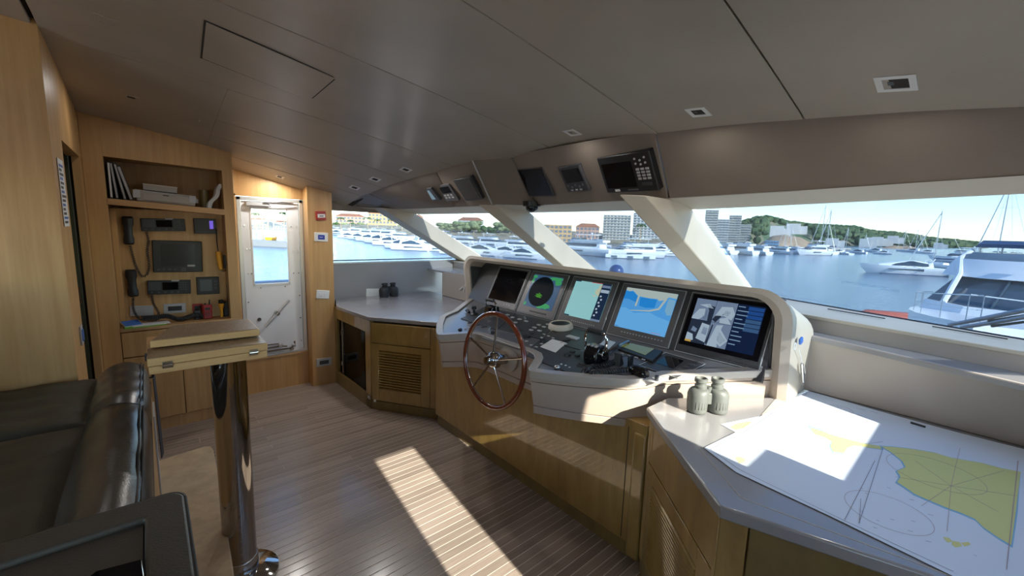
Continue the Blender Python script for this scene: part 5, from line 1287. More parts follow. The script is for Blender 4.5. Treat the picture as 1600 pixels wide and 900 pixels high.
obj('end_panel', MB().bb((-.036, 2.62, .25), (-.030, 2.845, .68)), M_['lgrey'], parent=st)
# step cover in front
step = [(-.05, .90), (.12, .90), (.150, 1.35), (.176, 1.88), (.207, 2.55), (.222, 3.0), (.215, 3.06), (.19, 3.085), (-.045, 3.05)]
so_ = obj('step_cover', MB().prism([(x, y, .232) for x, y in step], (0, 0, .018)), M_['step'], parent=st, bev=.005)
obj('step_box', MB().prism([(x - .004 if x > 0 else x, y, 0.0) for x, y in step], (0, 0, .231)), M_['oak'], parent=st)
# dark strap and hook at the far end
t = thing('hanging_strap', 'narrow dark strap hanging from a black hook at the far end of the settee', 'strap', (-.03, 2.9, .5))
obj('strap', MB().prism([(-.028, 2.87, .80), (-.02, 2.93, .80), (-.012, 2.93, .34), (-.022, 2.87, .34)], (.004, 0, 0)), M_['navy'], parent=t)
obj('hook', MB().tube([(-.045, 2.9, .80), (-.028, 2.9, .80), (-.022, 2.9, .83), (-.028, 2.9, .85)], .006, 8), M_['black'], parent=t)
# near armrest with recessed top
ar = thing('armrest_console', 'dark leather armrest with a recessed panel in the near left corner', 'armrest', (-.3, .9, .9))
AZ = 1.16
q = [at(u, v, z=AZ) for u, v in ((276, 766), (0, 833))]
def rrect(x0, x1, y0, y1, r, n=6):
    P = []
    for cx, cy, a0 in ((x1 - r, y1 - r, 0), (x0 + r, y1 - r, pi / 2), (x0 + r, y0 + r, pi), (x1 - r, y0 + r, 1.5 * pi)):
        for k in range(n + 1): a = a0 + pi / 2 * k / n; P.append((cx + r * cos(a), cy + r * sin(a)))
    return P
MA = Matrix.Translation((0, 0, 0)) @ Matrix.Rotation(radians(0), 4, 'Z')
outr = rrect(-.62, .0205, .30, .925, .028)
obj('base_box', MB().prism([(x, y, .70) for x, y in outr], (0, 0, AZ - .70 - .02)), M_['armr'], parent=ar, bev=.004)
inr = rrect(-.56, -.034, .36, .865, .004)
mb = MB(); n = len(outr)
mb.add([(x, y, AZ - .021) for x, y in outr] + [(x, y, AZ) for x, y in outr] + [(x, y, AZ) for x, y in inr] + [(x, y, AZ - .021) for x, y in inr],
       [f for i in range(n) for j in ((i + 1) % n,) for f in ((i, j, n + j, n + i), (n + i, n + j, 2 * n + j, 2 * n + i), (2 * n + i, 2 * n + j, 3 * n + j, 3 * n + i))])
obj('top_frame', mb, M_['armr'], parent=ar, bev=.006, bseg=3)
obj('recessed_panel', MB().bb((-.558, .362, AZ - .018), (-.036, .863, AZ - .009)), M_['armr'], parent=ar)
mb = MB().tube([(x, y, AZ - .004) for x, y in outr] + [(outr[0][0], outr[0][1], AZ - .004)], .003, 6); obj('piping', mb, M_['rubberd'], parent=ar)
ta = thing('tablet', 'black tablet with a silver edge lying in the recess of the near armrest', 'tablet', (-.2, .65, AZ - .008))
a_ = [at(u, v, z=AZ + .002) for u, v in ((222, 874), (228, 915), (60, 960), (150, 893))]
obj('body', MB().prism([p - Vector((0, 0, .009)) for p in a_], (0, 0, .009)), M_['steel'], parent=ta, bev=.002)
ctr = sum(a_, Vector()) / 4
obj('screen', MB().prism([ctr + (p - ctr) * .965 + Vector((0, 0, .0002)) for p in a_], (0, 0, .0008)), E_['off'], parent=ta)

# ================================================================== CEILING SPOTS AND OVERHEAD INSTRUMENTS
def cz(u, v):
    r = ray(u, v); lo = None
    for k in range(1, 6000):
        p = EYE + r * (k * .000008 * 1)
        if p.z > ZC(p.x, p.y): return p
def ceil_at(u, v):
    r = ray(u, v); a, b = 0.0, .02
    if (EYE + r * b).z < ZC((EYE + r * b).x, (EYE + r * b).y): b = .05
    t0 = 0
    for k in range(1, 400):
        t_ = b * k / 400; p = EYE + r * t_
        if p.z > ZC(p.x, p.y): break
        t0 = t_
    lo, hi = t0, t_
    for _ in range(30):
        m = (lo + hi) / 2; p = EYE + r * m
        if p.z > ZC(p.x, p.y): hi = m
        else: lo = m
    return EYE + r * lo
spots = [((1400, 130), .094, 'square recessed ceiling spot nearest the starboard windscreen, largest in view'), ((1091, 175), .085, 'square recessed ceiling spot left of the nearest one, above the grey windscreen post'),
         ((894, 207), .085, 'square recessed ceiling spot above the two keypad instruments'), ((634, 265), .085, 'small recessed ceiling spot closest to the overhead centre pod on the port side'),
         ((586, 280), .085, 'recessed ceiling spot in the middle of the three port ones'), ((554, 293), .085, 'outermost of the three recessed ceiling spots near the port window'),
         ((437, 276), .07, 'single recessed ceiling spot above the side door'), ((205, 152), .07, 'dark recessed ceiling spot above the printer shelf'), ((168, 33), .085, 'dark recessed ceiling spot nearest the top left corner')]
SPOTW = [.3, .3, .3, .95, 1.15, 0, 1.15, .22, 0]  # light added as fill; the fittings themselves are unlit
for i, ((u, v), s_, lab) in enumerate(spots):
    p = ceil_at(u, v); e = .01
    n = Vector((-(ZC(p.x + e, p.y) - ZC(p.x - e, p.y)) / (2 * e), -(ZC(p.x, p.y + e) - ZC(p.x, p.y - e)) / (2 * e), 1)).normalized() * -1
    ux = Vector((1, 0, -n.x / n.z)).normalized(); M = FR(p, ux, n.cross(ux), n)
    t = thing('ceiling_spot', lab, 'ceiling light', tuple(p), group='recessed square ceiling spots')
    mb = MB(M); k = s_ / 2; w_ = .017
    for b in ((-k, k, -k, -k + w_), (-k, k, k - w_, k), (-k, -k + w_, -k + w_, k - w_), (k - w_, k, -k + w_, k - w_)): mb.bb((b[0], b[2], -.006), (b[1], b[3], .003))
    obj('frame', mb, M_['white'] if i < 7 else M_['ceil'], parent=t)
    obj('reflector', MB(M).bb((-k + w_, -k + w_, -.004), (k - w_, k - w_, .0005)), M_['gap'], parent=t)
    if i < 3: obj('lamp_lens', MB(M).bb((-k * .25, -k * .4, .0005), (k * .2, -k * .1, .0015)), mat('dim lens', (.05, .07, .075), .3), parent=t)
    if not SPOTW[i]: continue
    la = bpy.data.lights.new('spot_fill', 'AREA'); la.shape = 'SQUARE'; la.size = .05; la.energy = SPOTW[i]; la.color = (1, .97, .93)
    lo_ = bpy.data.objects.new('spot_fill', la); COL.objects.link(lo_); lo_.parent = t
    lo_.matrix_local = Matrix.Translation(n * .004) @ (-n).to_track_quat('Z', 'Y').to_matrix().to_4x4()
    lo_.rotation_euler = (n * -1).to_track_quat('Z', 'Y').to_euler()
# thin oval lamps in the pale soffit
for (u, v), lab in (((724 + 200, 327), 'thin oval lamp in the pale strip above the middle windscreen pane'), ((1086, 320), 'thin oval lamp in the pale strip at the head of the grey windscreen post')):
    p = at(u, v, z=1.835); t = thing('soffit_lamp', lab, 'ceiling light', tuple(p), group='slim lamps in the window soffit')
    obj('rim', MB().ring(p, .035, .004, (1, 0, -.1), (0, 1, 0), 28, 6), M_['satin'], parent=t); obj('lens', MB().cyl(p + Vector((0, 0, .004)), p, .032, 24), M_['white'], parent=t)

# valance instruments
def plane3(a, b, c, lift=.014):
    a, b, c = Vector(a), Vector(b), Vector(c); n = (b - a).cross(c - a).normalized()
    if n.dot(EYE - a) < 0: n = -n
    return tuple(a + n * lift), tuple(n)
_a, _b = vnode(1.2, .004), vnode(2.40); V1 = plane3(_a[0], _b[0], (Vector(_a[1]) + Vector(_b[1])) / 2 + Vector((0, 0, 0)))
_a, _b = vnode(.55), vnode(1.2, -.004); V0 = plane3(_a[0], _b[0], (Vector(_a[1]) + Vector(_b[1])) / 2)
_a, _b = pn(2.72), pn(3.28, 3.16); VP1 = plane3(_a[0], _b[0], (Vector(_a[1]) + Vector(_b[1])) / 2)
_a, _b = pn(3.286, 3.166), pn(4.26, 4.12); VP2 = plane3(_a[0], _b[0], _a[1], .022)
t, M, L, w, h = dev('overhead_display', 'blank black overhead display left of the keypad instrument', 'display', (812, 263), (852, 259), (825, 306), .012, 'dgrey', V1, bev=.004)
obj('display_glass', L(-.9, .9, -.92, .92, .012, .014), E_['off'], parent=t)
t, M, L, w, h = dev('autopilot_control', 'grey overhead instrument with small screen and round keys', 'instrument', (875, 260), (909, 254), (888, 299), .016, 'dgrey', V1, bev=.004)
obj('display_glass', L(-.75, .8, -.25, .75, .016, .018), E_['off'], parent=t)
obj('side_grip', L(.90, 1.01, -.95, .9, .002, .018), M_['mgrey'], parent=t)
for i in range(5): obj('key', MB(M).cyl((w / 2 * (-.72 + i * .34), h / 2 * (-.62 if i % 2 else -.5), .016), (w / 2 * (-.72 + i * .34), h / 2 * (-.62 if i % 2 else -.5), .021), .008, 12), M_['mgrey'], parent=t)
for i in range(3): obj('key', L(-.6 + i * .4, -.4 + i * .4, -.9, -.8, .016, .019), M_['lgrey'], parent=t)
t, M, L, w, h = dev('plotter', 'large black overhead plotter with rows of white keys to the right of its screen', 'plotter', (938, 244), (1020, 231), (953, 299), .03, 'black', V0, bev=.006)
obj('display_glass', L(-.88, .28, -.72, .62, .03, .032), E_['off'], parent=t)
obj('name_strip', L(-.62, -.42, -.92, -.80, .03, .0315), M_['white'], parent=t); obj('name_strip', L(-.1, .3, -.90, -.82, .03, .0312), M_['mgrey'], parent=t)
for i in range(3):
    for j in range(4): obj('key', L(.42 + i * .17, .53 + i * .17, .12 - j * .16, .22 - j * .16, .03, .035), M_['lgrey'], parent=t)
for a, b in ((.46, .70), (.80, .72), (.63, .60), (.46, .46), (.63, .40), (.80, .46)): obj('key', MB(M).cyl((w / 2 * a, h / 2 * b, .03), (w / 2 * a, h / 2 * b, .035), .006, 10), M_['lgrey'], parent=t)
obj('knob', L(.5, .85, -.68, -.52, .03, .034), M_['dgrey'], parent=t)
# three instruments on the port side
t, M, L, w, h = dev('small_display', 'tiny overhead display with pale blue glass farthest to port', 'display', (658, 293), (680, 290), (666, 312), .03, 'dgrey', VP2, bev=.003)
obj('display_glass', L(-.75, .55, -.75, .7, .03, .032), emi('cool glass', (.18, .27, .33)), parent=t)
t, M, L, w, h = dev('autopilot_control', 'small grey overhead remote with keys in the middle of the port trio', 'instrument', (686, 288), (706, 285), (697, 313), .02, 'mgrey', VP1, bev=.003)
obj('display_glass', L(-.7, .7, .0, .75, .02, .022), E_['off'], parent=t)
for i in range(3):
    for j in range(2): obj('key', L(-.7 + i * .5, -.4 + i * .5, -.35 - j * .3, -.18 - j * .3, .02, .023), M_['lgrey'], parent=t)
t, M, L, w, h = dev('speaker', 'flat dark square speaker next to the overhead pod', 'speaker', (711, 280), (738, 275), (727, 313), .012, 'dgrey', VP1, bev=.003)
obj('grille', L(-.85, .85, -.85, .85, .012, .015), M_['armr'], parent=t); obj('badge', L(-.1, .1, -.05, .1, .015, .016), M_['dgrey'], parent=t)
# dome camera under the soffit
p = at(831, 321, z=1.852)
t = thing('dome_camera', 'black dome camera hanging under the soffit of the overhead pod', 'camera', tuple(p))
obj('mount', MB().lathe([(0, .03), (.075, .03), (.07, -.008), (0, -.014)][::-1], c=p, seg=28), M_['black'], parent=t)
obj('dome', MB().sphere(p + Vector((0, 0, -.016)), (.05, .05, .038), 24, 12), M_['blackg'], parent=t)
obj('shade', MB().prism([p + Vector((-.02, -.02, -.004)), p + Vector((.06, -.02, -.004)), p + Vector((.06, -.15, -.002)), p + Vector((.02, -.16, -.002))], (0, 0, .01)), M_['black'], parent=t)
# ================================================================== MARINA OUTSIDE
WZ = -5.35
def wp_(u, v): return at(u, v, z=WZ)
mw = bpy.data.materials.new('harbour water'); mw.use_nodes = True
N = mw.node_tree.nodes; L_ = mw.node_tree.links; b = N['Principled BSDF']
b.inputs['Base Color'].default_value = (.030, .105, .19, 1); b.inputs['Roughness'].default_value = .12; b.inputs['Specular IOR Level'].default_value = .5
g = N.new('ShaderNodeNewGeometry'); n1 = N.new('ShaderNodeTexNoise'); n1.inputs['Scale'].default_value = .9; n1.inputs['Detail'].default_value = 5
mpn = N.new('ShaderNodeMapping'); mpn.inputs['Scale'].default_value = (1, 1.8, 1); L_.new(g.outputs['Position'], mpn.inputs[0]); L_.new(mpn.outputs[0], n1.inputs['Vector'])
bp = N.new('ShaderNodeBump'); bp.inputs['Strength'].default_value = .55; bp.inputs['Distance'].default_value = .25; L_.new(n1.outputs[0], bp.inputs['Height']); L_.new(bp.outputs[0], b.inputs['Normal'])
mb = MB(); mb.add([(-900, -900, WZ), (5200, -2600, WZ), (5200, 3800, WZ), (-900, 2600, WZ)], [(0, 1, 2, 3)])
obj('sea', mb, mw, kind='structure', smooth=0)

MX = dict(hull=mat('yacht white', (.86, .87, .88), .25), win=mat('yacht window', (.05, .08, .11), .1), win2=mat('yacht tinted glass', (.13, .18, .22), .1), navy=mat('canvas navy', (.03, .07, .16), .7), beige=mat('deck teak', (.42, .33, .22), .6),
          alu=mat('mast alloy', (.55, .56, .58), .35, .6), hullb=mat('hull blue', (.03, .09, .22), .25), grey=mat('concrete', (.42, .40, .37), .8), coral=mat('coral cover', (.60, .13, .08), .6), bluec=mat('boat cover', (.16, .24, .32), .7))
def hull_rings(L, B, D_, free=1.0, n=12):
    # stations from stern to bow; sheer rises forward
    rings = []
    for i in range(n + 1):
        s = i / n; x = -L / 2 + L * s; w = B / 2 * (1 - max(0, (s - .45) / .55) ** 2.2) ; w = max(w, .02)
        sh = D_ * (1 + .35 * s * s); fl = 1 + .0 * s
        xo = x + (0 if s < .9 else 0)
        rings.append([Vector((xo - (.10 * L * (s ** 3)) , -w * .55, -.35)), Vector((xo, -w, sh * .55)), Vector((xo + .03 * L * s ** 3, -w, sh)), Vector((xo + .03 * L * s ** 3, w, sh)), Vector((xo, w, sh * .55)), Vector((xo - (.10 * L * (s ** 3)), w * .55, -.35))])
    return rings
def taper(L0, L1, w0, w1, z0, z1, f0, f1, nose=.35):
    # cabin block: bottom rectangle [L0,L1] x w0, top shrunk by f0 (aft) and f1 (raked front)
    def ring(a, b, w, z): return [Vector((a, -w, z)), Vector((b - nose, -w, z)), Vector((b, -w * .55, z)), Vector((b, w * .55, z)), Vector((b - nose, w, z)), Vector((a, w, z))]
    return [ring(L0, L1, w0, z0), ring(L0 + f0, L1 - f1, w1, z1)]
def motor_yacht(label, L=20, B=5.2, D_=1.9, fly=True, hard=True, detail=False, hullm='hull', name='motor_yacht', group=None):
    t = thing(name, label, 'yacht', (0, 0, 0), group=group)
    h = hull_rings(L, B, D_); obj('hull', MB().loft(h), MX[hullm], parent=t, smooth=40)
    obj('hull_window', MB().bb((-L * .12, -B / 2 - .02, D_ * .58), (L * .12, B / 2 + .02, D_ * .78)), MX['win'], parent=t)
    z = D_ * 1.08
    obj('deckhouse', MB().loft(taper(-L * .36, L * .24, B * .40, B * .34, D_, z + 1.7, .3, L * .10, L * .06)), MX['hull'], parent=t, smooth=30)
    a, b2 = taper(-L * .31, L * .236, B * .405, B * .365, z + .55, z + 1.35, .1, L * .052, L * .06); obj('saloon_window', MB().loft([a, b2]), MX['win'], parent=t, smooth=30)
    obj('boot_stripe', MB().bb((-L * .49, -B / 2 * .93, -.02), (L * .30, B / 2 * .93, .12)), MX['navy'], parent=t)
    zf = z + 1.7
    if fly:
        obj('flybridge', MB().loft(taper(-L * .40, L * .10, B * .40, B * .44, zf, zf + .7, 0, -.5, L * .08)), MX['hull'], parent=t, smooth=30)
        a, b2 = taper(-L * .05, L * .115, B * .40, B * .37, zf + .7, zf + 1.15, 0, .6, L * .08); obj('fly_screen', MB().loft([a, b2]), MX['win2'], parent=t, smooth=30)
        obj('fly_seat', MB().bb((-L * .3, -B * .3, zf + .2), (-L * .18, B * .3, zf + .95)), MX['bluec'], parent=t, bev=.1)
    if hard:
        for x in (-L * .22, L * .0):
            for s in (-1, 1): obj('roof_post', MB().tube([(x, s * B * .36, zf + .5), (x - .3, s * B * .33, zf + 2.1)], .07, 6), MX['hull'], parent=t)
        obj('hardtop', MB().loft(taper(-L * .28, L * .06, B * .36, B * .33, zf + 2.1, zf + 2.28, .1, .3, L * .05)), MX['hull'], parent=t, smooth=30)
        obj('radar_dome', MB().sphere((-L * .18, 0, zf + 2.55), (.35, .35, .25), 12, 8), MX['hull'], parent=t)
    else:
        obj('radar_arch', MB().tube([(-L * .25, -B * .38, zf - .2), (-L * .28, -B * .33, zf + 1.3), (-L * .28, B * .33, zf + 1.3), (-L * .25, B * .38, zf - .2)], .12, 6), MX['hull'], parent=t)
    obj('aerial', MB().tube([(-L * .2, B * .1, zf + 1), (-L * .22, B * .1, zf + 4.6)], .03, 5), MX['alu'], parent=t)
    mb = MB(); top = [r[2] * 1 for r in h][4:]; top2 = [r[3] * 1 for r in h][4:]
    P = [p + Vector((0, .08, .75)) for p in top] + [p + Vector((0, -.08, .75)) for p in top2[::-1]]
    mb.tube(P, .025 if not detail else .02, 5, False)
    for p in P[::2]: mb.tube([p, p - Vector((0, 0, .75))], .02, 4)
    obj('bow_rail', mb, MX['alu'], parent=t)
    return t
def express(label, L=14, group=None):
    B, D_ = L * .27, L * .105
    t = thing('express_cruiser', label, 'yacht', (0, 0, 0), group=group)
    obj('hull', MB().loft(hull_rings(L, B, D_)), MX['hull'], parent=t, smooth=40)
    obj('hull_window', MB().prism([(-L * .2, -B / 2 - .03, D_ * .55), (L * .2, -B / 2 - .03, D_ * .7), (L * .2, -B / 2 - .03, D_ * .8), (-L * .2, -B / 2 - .03, D_ * .85)], (0, B + .06, 0)), MX['win'], parent=t)
    obj('coachroof', MB().loft([[Vector((x, -w, z)), Vector((x, -w * .6, z + h)), Vector((x, w * .6, z + h)), Vector((x, w, z))] for x, w, z, h in ((-L * .32, B * .42, D_, 1.2), (-L * .1, B * .42, D_, 1.65), (L * .06, B * .40, D_ * 1.05, 1.2), (L * .30, B * .25, D_ * 1.15, .25))]), MX['hull'], parent=t, smooth=40)
    obj('windscreen', MB().loft([[Vector((x, -w, z)), Vector((x, -w * .62, z + h)), Vector((x, w * .62, z + h)), Vector((x, w, z))] for x, w, z, h in ((-L * .26, B * .43, D_ + .45, .65), (-L * .08, B * .43, D_ + .5, 1.05), (L * .08, B * .40, D_ + .45, .6), (L * .16, B * .33, D_ + .4, .25))]), MX['win'], parent=t, smooth=40)
    obj('radar_arch', MB().tube([(-L * .26, -B * .4, D_ + .6), (-L * .33, -B * .3, D_ + 2.2), (-L * .33, B * .3, D_ + 2.2), (-L * .26, B * .4, D_ + .6)], .1, 6), MX['hull'], parent=t)
    obj('boot_stripe', MB().bb((-L * .49, -B * .46, -.02), (L * .28, B * .46, .12)), MX['navy'], parent=t)
    return t
def sailboat(label, L=12, H=16, cover='navy', group=None):
    B, D_ = L * .28, L * .085
    t = thing('sailing_yacht', label, 'yacht', (0, 0, 0), group=group)
    obj('hull', MB().loft(hull_rings(L, B, D_)), MX['hull'], parent=t, smooth=40)
    obj('coachroof', MB().loft(taper(-L * .15, L * .22, B * .3, B * .24, D_, D_ + .55, .1, .8, .6)), MX['hull'], parent=t)
    obj('mast', MB().tube([(L * .05, 0, D_), (L * .05, 0, D_ + H)], .11, 6), MX['alu'], parent=t)
    obj('boom', MB().tube([(L * .05, 0, D_ + 1.6), (-L * .36, 0, D_ + 1.7)], .17, 6), MX[cover], parent=t)
    mb = MB()
    for q in ((L * .5, 0, D_ * 1.2), (-L * .48, 0, D_), (0, B * .45, D_), (0, -B * .45, D_)): mb.tube([(L * .05, 0, D_ + H * .97), q], .022, 3)
    for z in (.4, .68): mb.tube([(L * .05, -B * .3, D_ + H * z), (L * .05, B * .3, D_ + H * z)], .035, 4)
    obj('rigging', mb, MX['alu'], parent=t); obj('headsail', MB().tube([(L * .48, 0, D_ * 1.2), (L * .06, 0, D_ + H * .95)], .09, 5), MX['hull'], parent=t)
    return t
def place(o, u, v, yaw, s=1.0, label=None, group=None):
    p = wp_(u, v); o.location = p; o.rotation_euler = (0, 0, radians(yaw)); o.scale = (s, s, s)
    if label: o['label'] = label
    if group: o['group'] = group
    return o
ORD = ['first', 'second', 'third', 'fourth', 'fifth', 'sixth', 'seventh', 'eighth', 'ninth', 'tenth', 'eleventh', 'twelfth', 'thirteenth', 'fourteenth', 'fifteenth', 'sixteenth', 'seventeenth', 'eighteenth']
def many(proto_fn, args, specs, group):
    proto = None; specs = sorted(specs, key=lambda q: q[0])
    if len(set(q[4] for q in specs)) == 1: specs = [(u, v, y_, s, ORD[i] + ' from left: ' + lab) for i, (u, v, y_, s, lab) in enumerate(specs)]
    for (u, v, yaw, s, lab) in specs:
        if proto is None: proto = proto_fn(lab, **args); o = proto
        else: o = copy_tree(proto)
        place(o, u, v, yaw, s, lab, group)
# yaw 0 = parallel with our own ship.  The line of sight at u=600 looks towards +y.
gp = 'white yachts moored in the crowded rows beyond the port windows'
lab = 'white motor yacht in the far row of the port side window'
rr = random.Random(4)
many(motor_yacht, dict(L=18, fly=True, hard=False), [(u, 361 + (u - 521) * .12 + rr.uniform(-1, 1), rr.choice([-62, -55, -70]), rr.uniform(.8, 1.15), lab) for u in range(526, 640, 17)], gp)
many(express, dict(L=14), [(u, 366 + (u - 521) * .20 + rr.uniform(-1, 1), rr.choice([-60, -50, -66]), rr.uniform(.9, 1.2), 'low white cruiser in the near row of the port side window') for u in range(530, 660, 17)], 'low cruisers in the nearer port row')
many(motor_yacht, dict(L=17, fly=True, hard=True), [(u, v, y_, s, 'white flybridge yacht behind the port windscreen pane') for u, v, y_, s in ((672, 383, -62, .8), (700, 378, -55, .9), (731, 384, -60, .9), (770, 386, -66, .9), (812, 390, -60, .8))], 'flybridge yachts beyond the port windscreen pane')
many(express, dict(L=13), [(u, v, y_, s, 'low white cruiser behind the port windscreen pane') for u, v, y_, s in ((690, 393, -58, .9), (722, 398, -60, .95), (756, 399, -64, 1), (795, 400, -60, .9), (822, 404, -66, .9))], 'low cruisers beyond the port windscreen pane')
many(motor_yacht, dict(L=22, B=5.6, D_=2.1, fly=True, hard=True, name='motor_yacht'), [(905, 398, 100, 1.05, 'large white three-deck yacht at the left of the middle windscreen pane'), (985, 402, 150, .92, 'broad white yacht with blue-grey glass in the centre of the middle windscreen pane')], 'large yachts beyond the middle windscreen pane')
many(express, dict(L=12), [(u, v, y_, s, 'small white cruiser in the middle windscreen pane') for u, v, y_, s in ((862, 396, 110, .9), (936, 386, 120, 1), (1028, 394, 140, .9), (1050, 400, 150, .9), (1035, 386, 130, 1))], 'small cruisers beyond the middle windscreen pane')
o = thing('floating_pontoon', 'white floating pontoon with dark fenders below the yachts of the middle pane', 'pontoon', (0, 0, 0))
obj('deck', MB().bb((-7, -1.2, .1), (7, 1.2, 1.1)), MX['hull'], parent=o, bev=.1)
for x in (-4.5, 0, 4.5): obj('fender', MB().box((x, -1.25, .5), (1.6, .15, .6)), MX['win2'], parent=o)
place(o, 984, 404, -52)
# starboard pane: harbour line
lab = 'white motor yacht in the far starboard harbour line'
many(motor_yacht, dict(L=15, B=4.4, D_=1.6, fly=True, hard=False), [(u, v, y_, s, lab) for u, v, y_, s in ((1128, 396, 60, 1.0), (1152, 397, 75, 1.1), (1183, 397.5, 60, .9), (1216, 396, 80, .8), (1236, 396, 60, .8))], 'motor yachts in the far starboard harbour line')
o = motor_yacht('blocky white yacht beside a tall mast in the middle of the far harbour line', L=15, B=5, D_=1.9); place(o, 1269, 398.5, 150, 1.1)
many(express, dict(L=11), [(u, v, y_, s, 'tiny white boat in the far starboard harbour line') for u, v, y_, s in ((1142, 391, 70, .9), (1168, 392, 70, 1), (1203, 393, 90, .9), (1251, 394, 100, .8), (1338, 396, 80, .9), (1366, 394, 80, 1), (1378, 397, 100, .8), (1425, 394, 80, 1.1), (1446, 396, 100, 1), (1310, 396, 60, .8))], 'tiny boats in the far starboard harbour line')
many(sailboat, dict(L=11, H=15), [(u, v, y_, s, 'sailing yacht in the far starboard harbour line') for u, v, y_, s in ((1226, 395, 60, 1), (1235, 396, 70, .8), (1292, 395.5, 50, 1.5), (1321, 397.5, 40, .9), (1412, 393, 60, 1.1), (1431, 393, 60, 1.2), (1439, 393.5, 60, 1.0), (1351, 392, 60, .8))], 'sailing yachts in the far starboard harbour line')
o = sailboat('sailing yacht with the tallest mast of the far harbour line', L=16, H=24); place(o, 1283, 396.5, 60)
o = express('sleek white cruiser with dark side glass lying alone on the blue water at mid distance', L=16); place(o, 1408, 428, 118, .95)
o = sailboat('sailing yacht with mast and navy boom cover right of the sleek cruiser', L=15, H=15); place(o, 1462, 420, 60)
many(motor_yacht, dict(L=18, fly=True, hard=True), [(1500, 410, 100, 1.0, 'white flybridge yacht half hidden behind the near yacht, left one of two'), (1560, 412, 110, 1.0, 'white flybridge yacht half hidden behind the near yacht, right one of two')], 'yachts behind the near one')
o = sailboat('large sailing yacht whose thick mast rises highest at the right edge', L=18, H=19); place(o, 1556, 440, 30)
# near yacht, bow towards us
ny = thing('motor_yacht', 'big white yacht close ahead at the right edge with a dark raked windscreen', 'yacht', (0, 0, 0))
DN_ = 4.0
hr_ = hull_rings(24, 6.6, DN_); obj('hull', MB().loft(hr_), MX['hull'], parent=ny, smooth=40)
obj('hull_window', MB().bb((-4, -3.33, 2.3), (4, 3.33, 2.9)), MX['win'], parent=ny)
obj('deckhouse', MB().loft(taper(-10, 4.6, 2.95, 2.85, DN_ * 1.05, DN_ + .85, .1, .7, 1.3)), MX['hull'], parent=ny, smooth=30)
obj('windscreen', MB().loft(taper(-6, 3.7, 2.82, 2.35, DN_ + .85, DN_ + 1.82, .1, 1.7, 1.2)), MX['win'], parent=ny, smooth=30)
for y in (-.95, .95): obj('screen_post', MB().tube([(3.72, y, DN_ + .86), (2.02, y * .85, DN_ + 1.84)], .035, 6), MX['win'], parent=ny)
for s_ in (-1, 1): obj('screen_frame', MB().tube([(3.3, s_ * 2.2, DN_ + .84), (1.9, s_ * 2.15, DN_ + 1.86), (.4, s_ * 2.45, DN_ + 2.45), (-1.0, s_ * 2.4, DN_ + 2.75)], .10, 8), MX['hull'], parent=ny)
obj('roof', MB().loft(taper(-9.5, 2.3, 2.75, 2.6, DN_ + 1.80, DN_ + 2.45, .0, .9, 1.0)), MX['hull'], parent=ny, smooth=30)
a2, b3 = taper(-2.0, 1.3, 2.3, 2.2, DN_ + 2.45, DN_ + 2.72, .0, .5, .8); obj('fly_screen', MB().loft([a2, b3]), MX['win2'], parent=ny, smooth=30)
obj('bimini', MB().loft([[Vector((x, -2.3, z)), Vector((x, -2.2, z + .14)), Vector((x, 2.2, z + .14)), Vector((x, 2.3, z))] for x, z in ((-6.2, DN_ + 2.95), (-5.5, DN_ + 3.08), (-1.5, DN_ + 3.08), (-.8, DN_ + 2.92))]), MX['navy'], parent=ny, smooth=40)
for x in (-6, -1.2):
    for s_ in (-1, 1): obj('bimini_post', MB().tube([(x, s_ * 2.2, DN_ + 2.3), (x, s_ * 2.2, DN_ + 3.0)], .04, 6), MX['alu'], parent=ny)
obj('horn', MB().cyl((2.0, -.2, DN_ + 2.5), (2.25, -.2, DN_ + 2.5), .07, 10), MX['win'], parent=ny); obj('horn', MB().cyl((2.0, .05, DN_ + 2.5), (2.25, .05, DN_ + 2.5), .07, 10), MX['win'], parent=ny)
obj('hatch', MB().bb((6.4, -.5, DN_ * 1.12), (7.4, .5, DN_ * 1.12 + .14)), MX['win2'], parent=ny, bev=.03)
obj('sun_pad', MB().bb((4.9, -1.7, DN_ * 1.08), (6.2, 1.7, DN_ * 1.08 + .28)), MX['hull'], parent=ny, bev=.06)
mb = MB()
for s_ in (2, 3):
    Q = [r[s_] + Vector((0, (.12 if s_ == 2 else -.12), .6)) for r in hr_[6:]]; mb.tube(Q, .014, 5, False); mb.tube([q - Vector((0, 0, .3)) for q in Q], .008, 4, False)
    for q in Q: mb.tube([q, q - Vector((0, 0, .6))], .011, 4)
obj('bow_rail', mb, MX['alu'], parent=ny)
hd = radians(180 - 8); ny.location = (25.2, -1.7, WZ); ny.rotation_euler = (0, 0, hd)
p = at(1372, 497, z=WZ + .5)
o = thing('dinghy', 'small white dinghy with a coral cover low in the starboard windscreen pane', 'dinghy', tuple(p)); o['_w'] = (0, 0, 0)
obj('hull', MB().loft(hull_rings(4.6, 1.7, .55)), MX['hull'], parent=o); obj('cover', MB().loft(taper(-2.0, 1.6, .72, .35, .5, 1.0, .3, .9, .3)), MX['coral'], parent=o, smooth=50)
o.scale = (1.15, 1.15, 1.15)
o.location = (p.x, p.y, WZ); o.rotation_euler = (0, 0, radians(115))
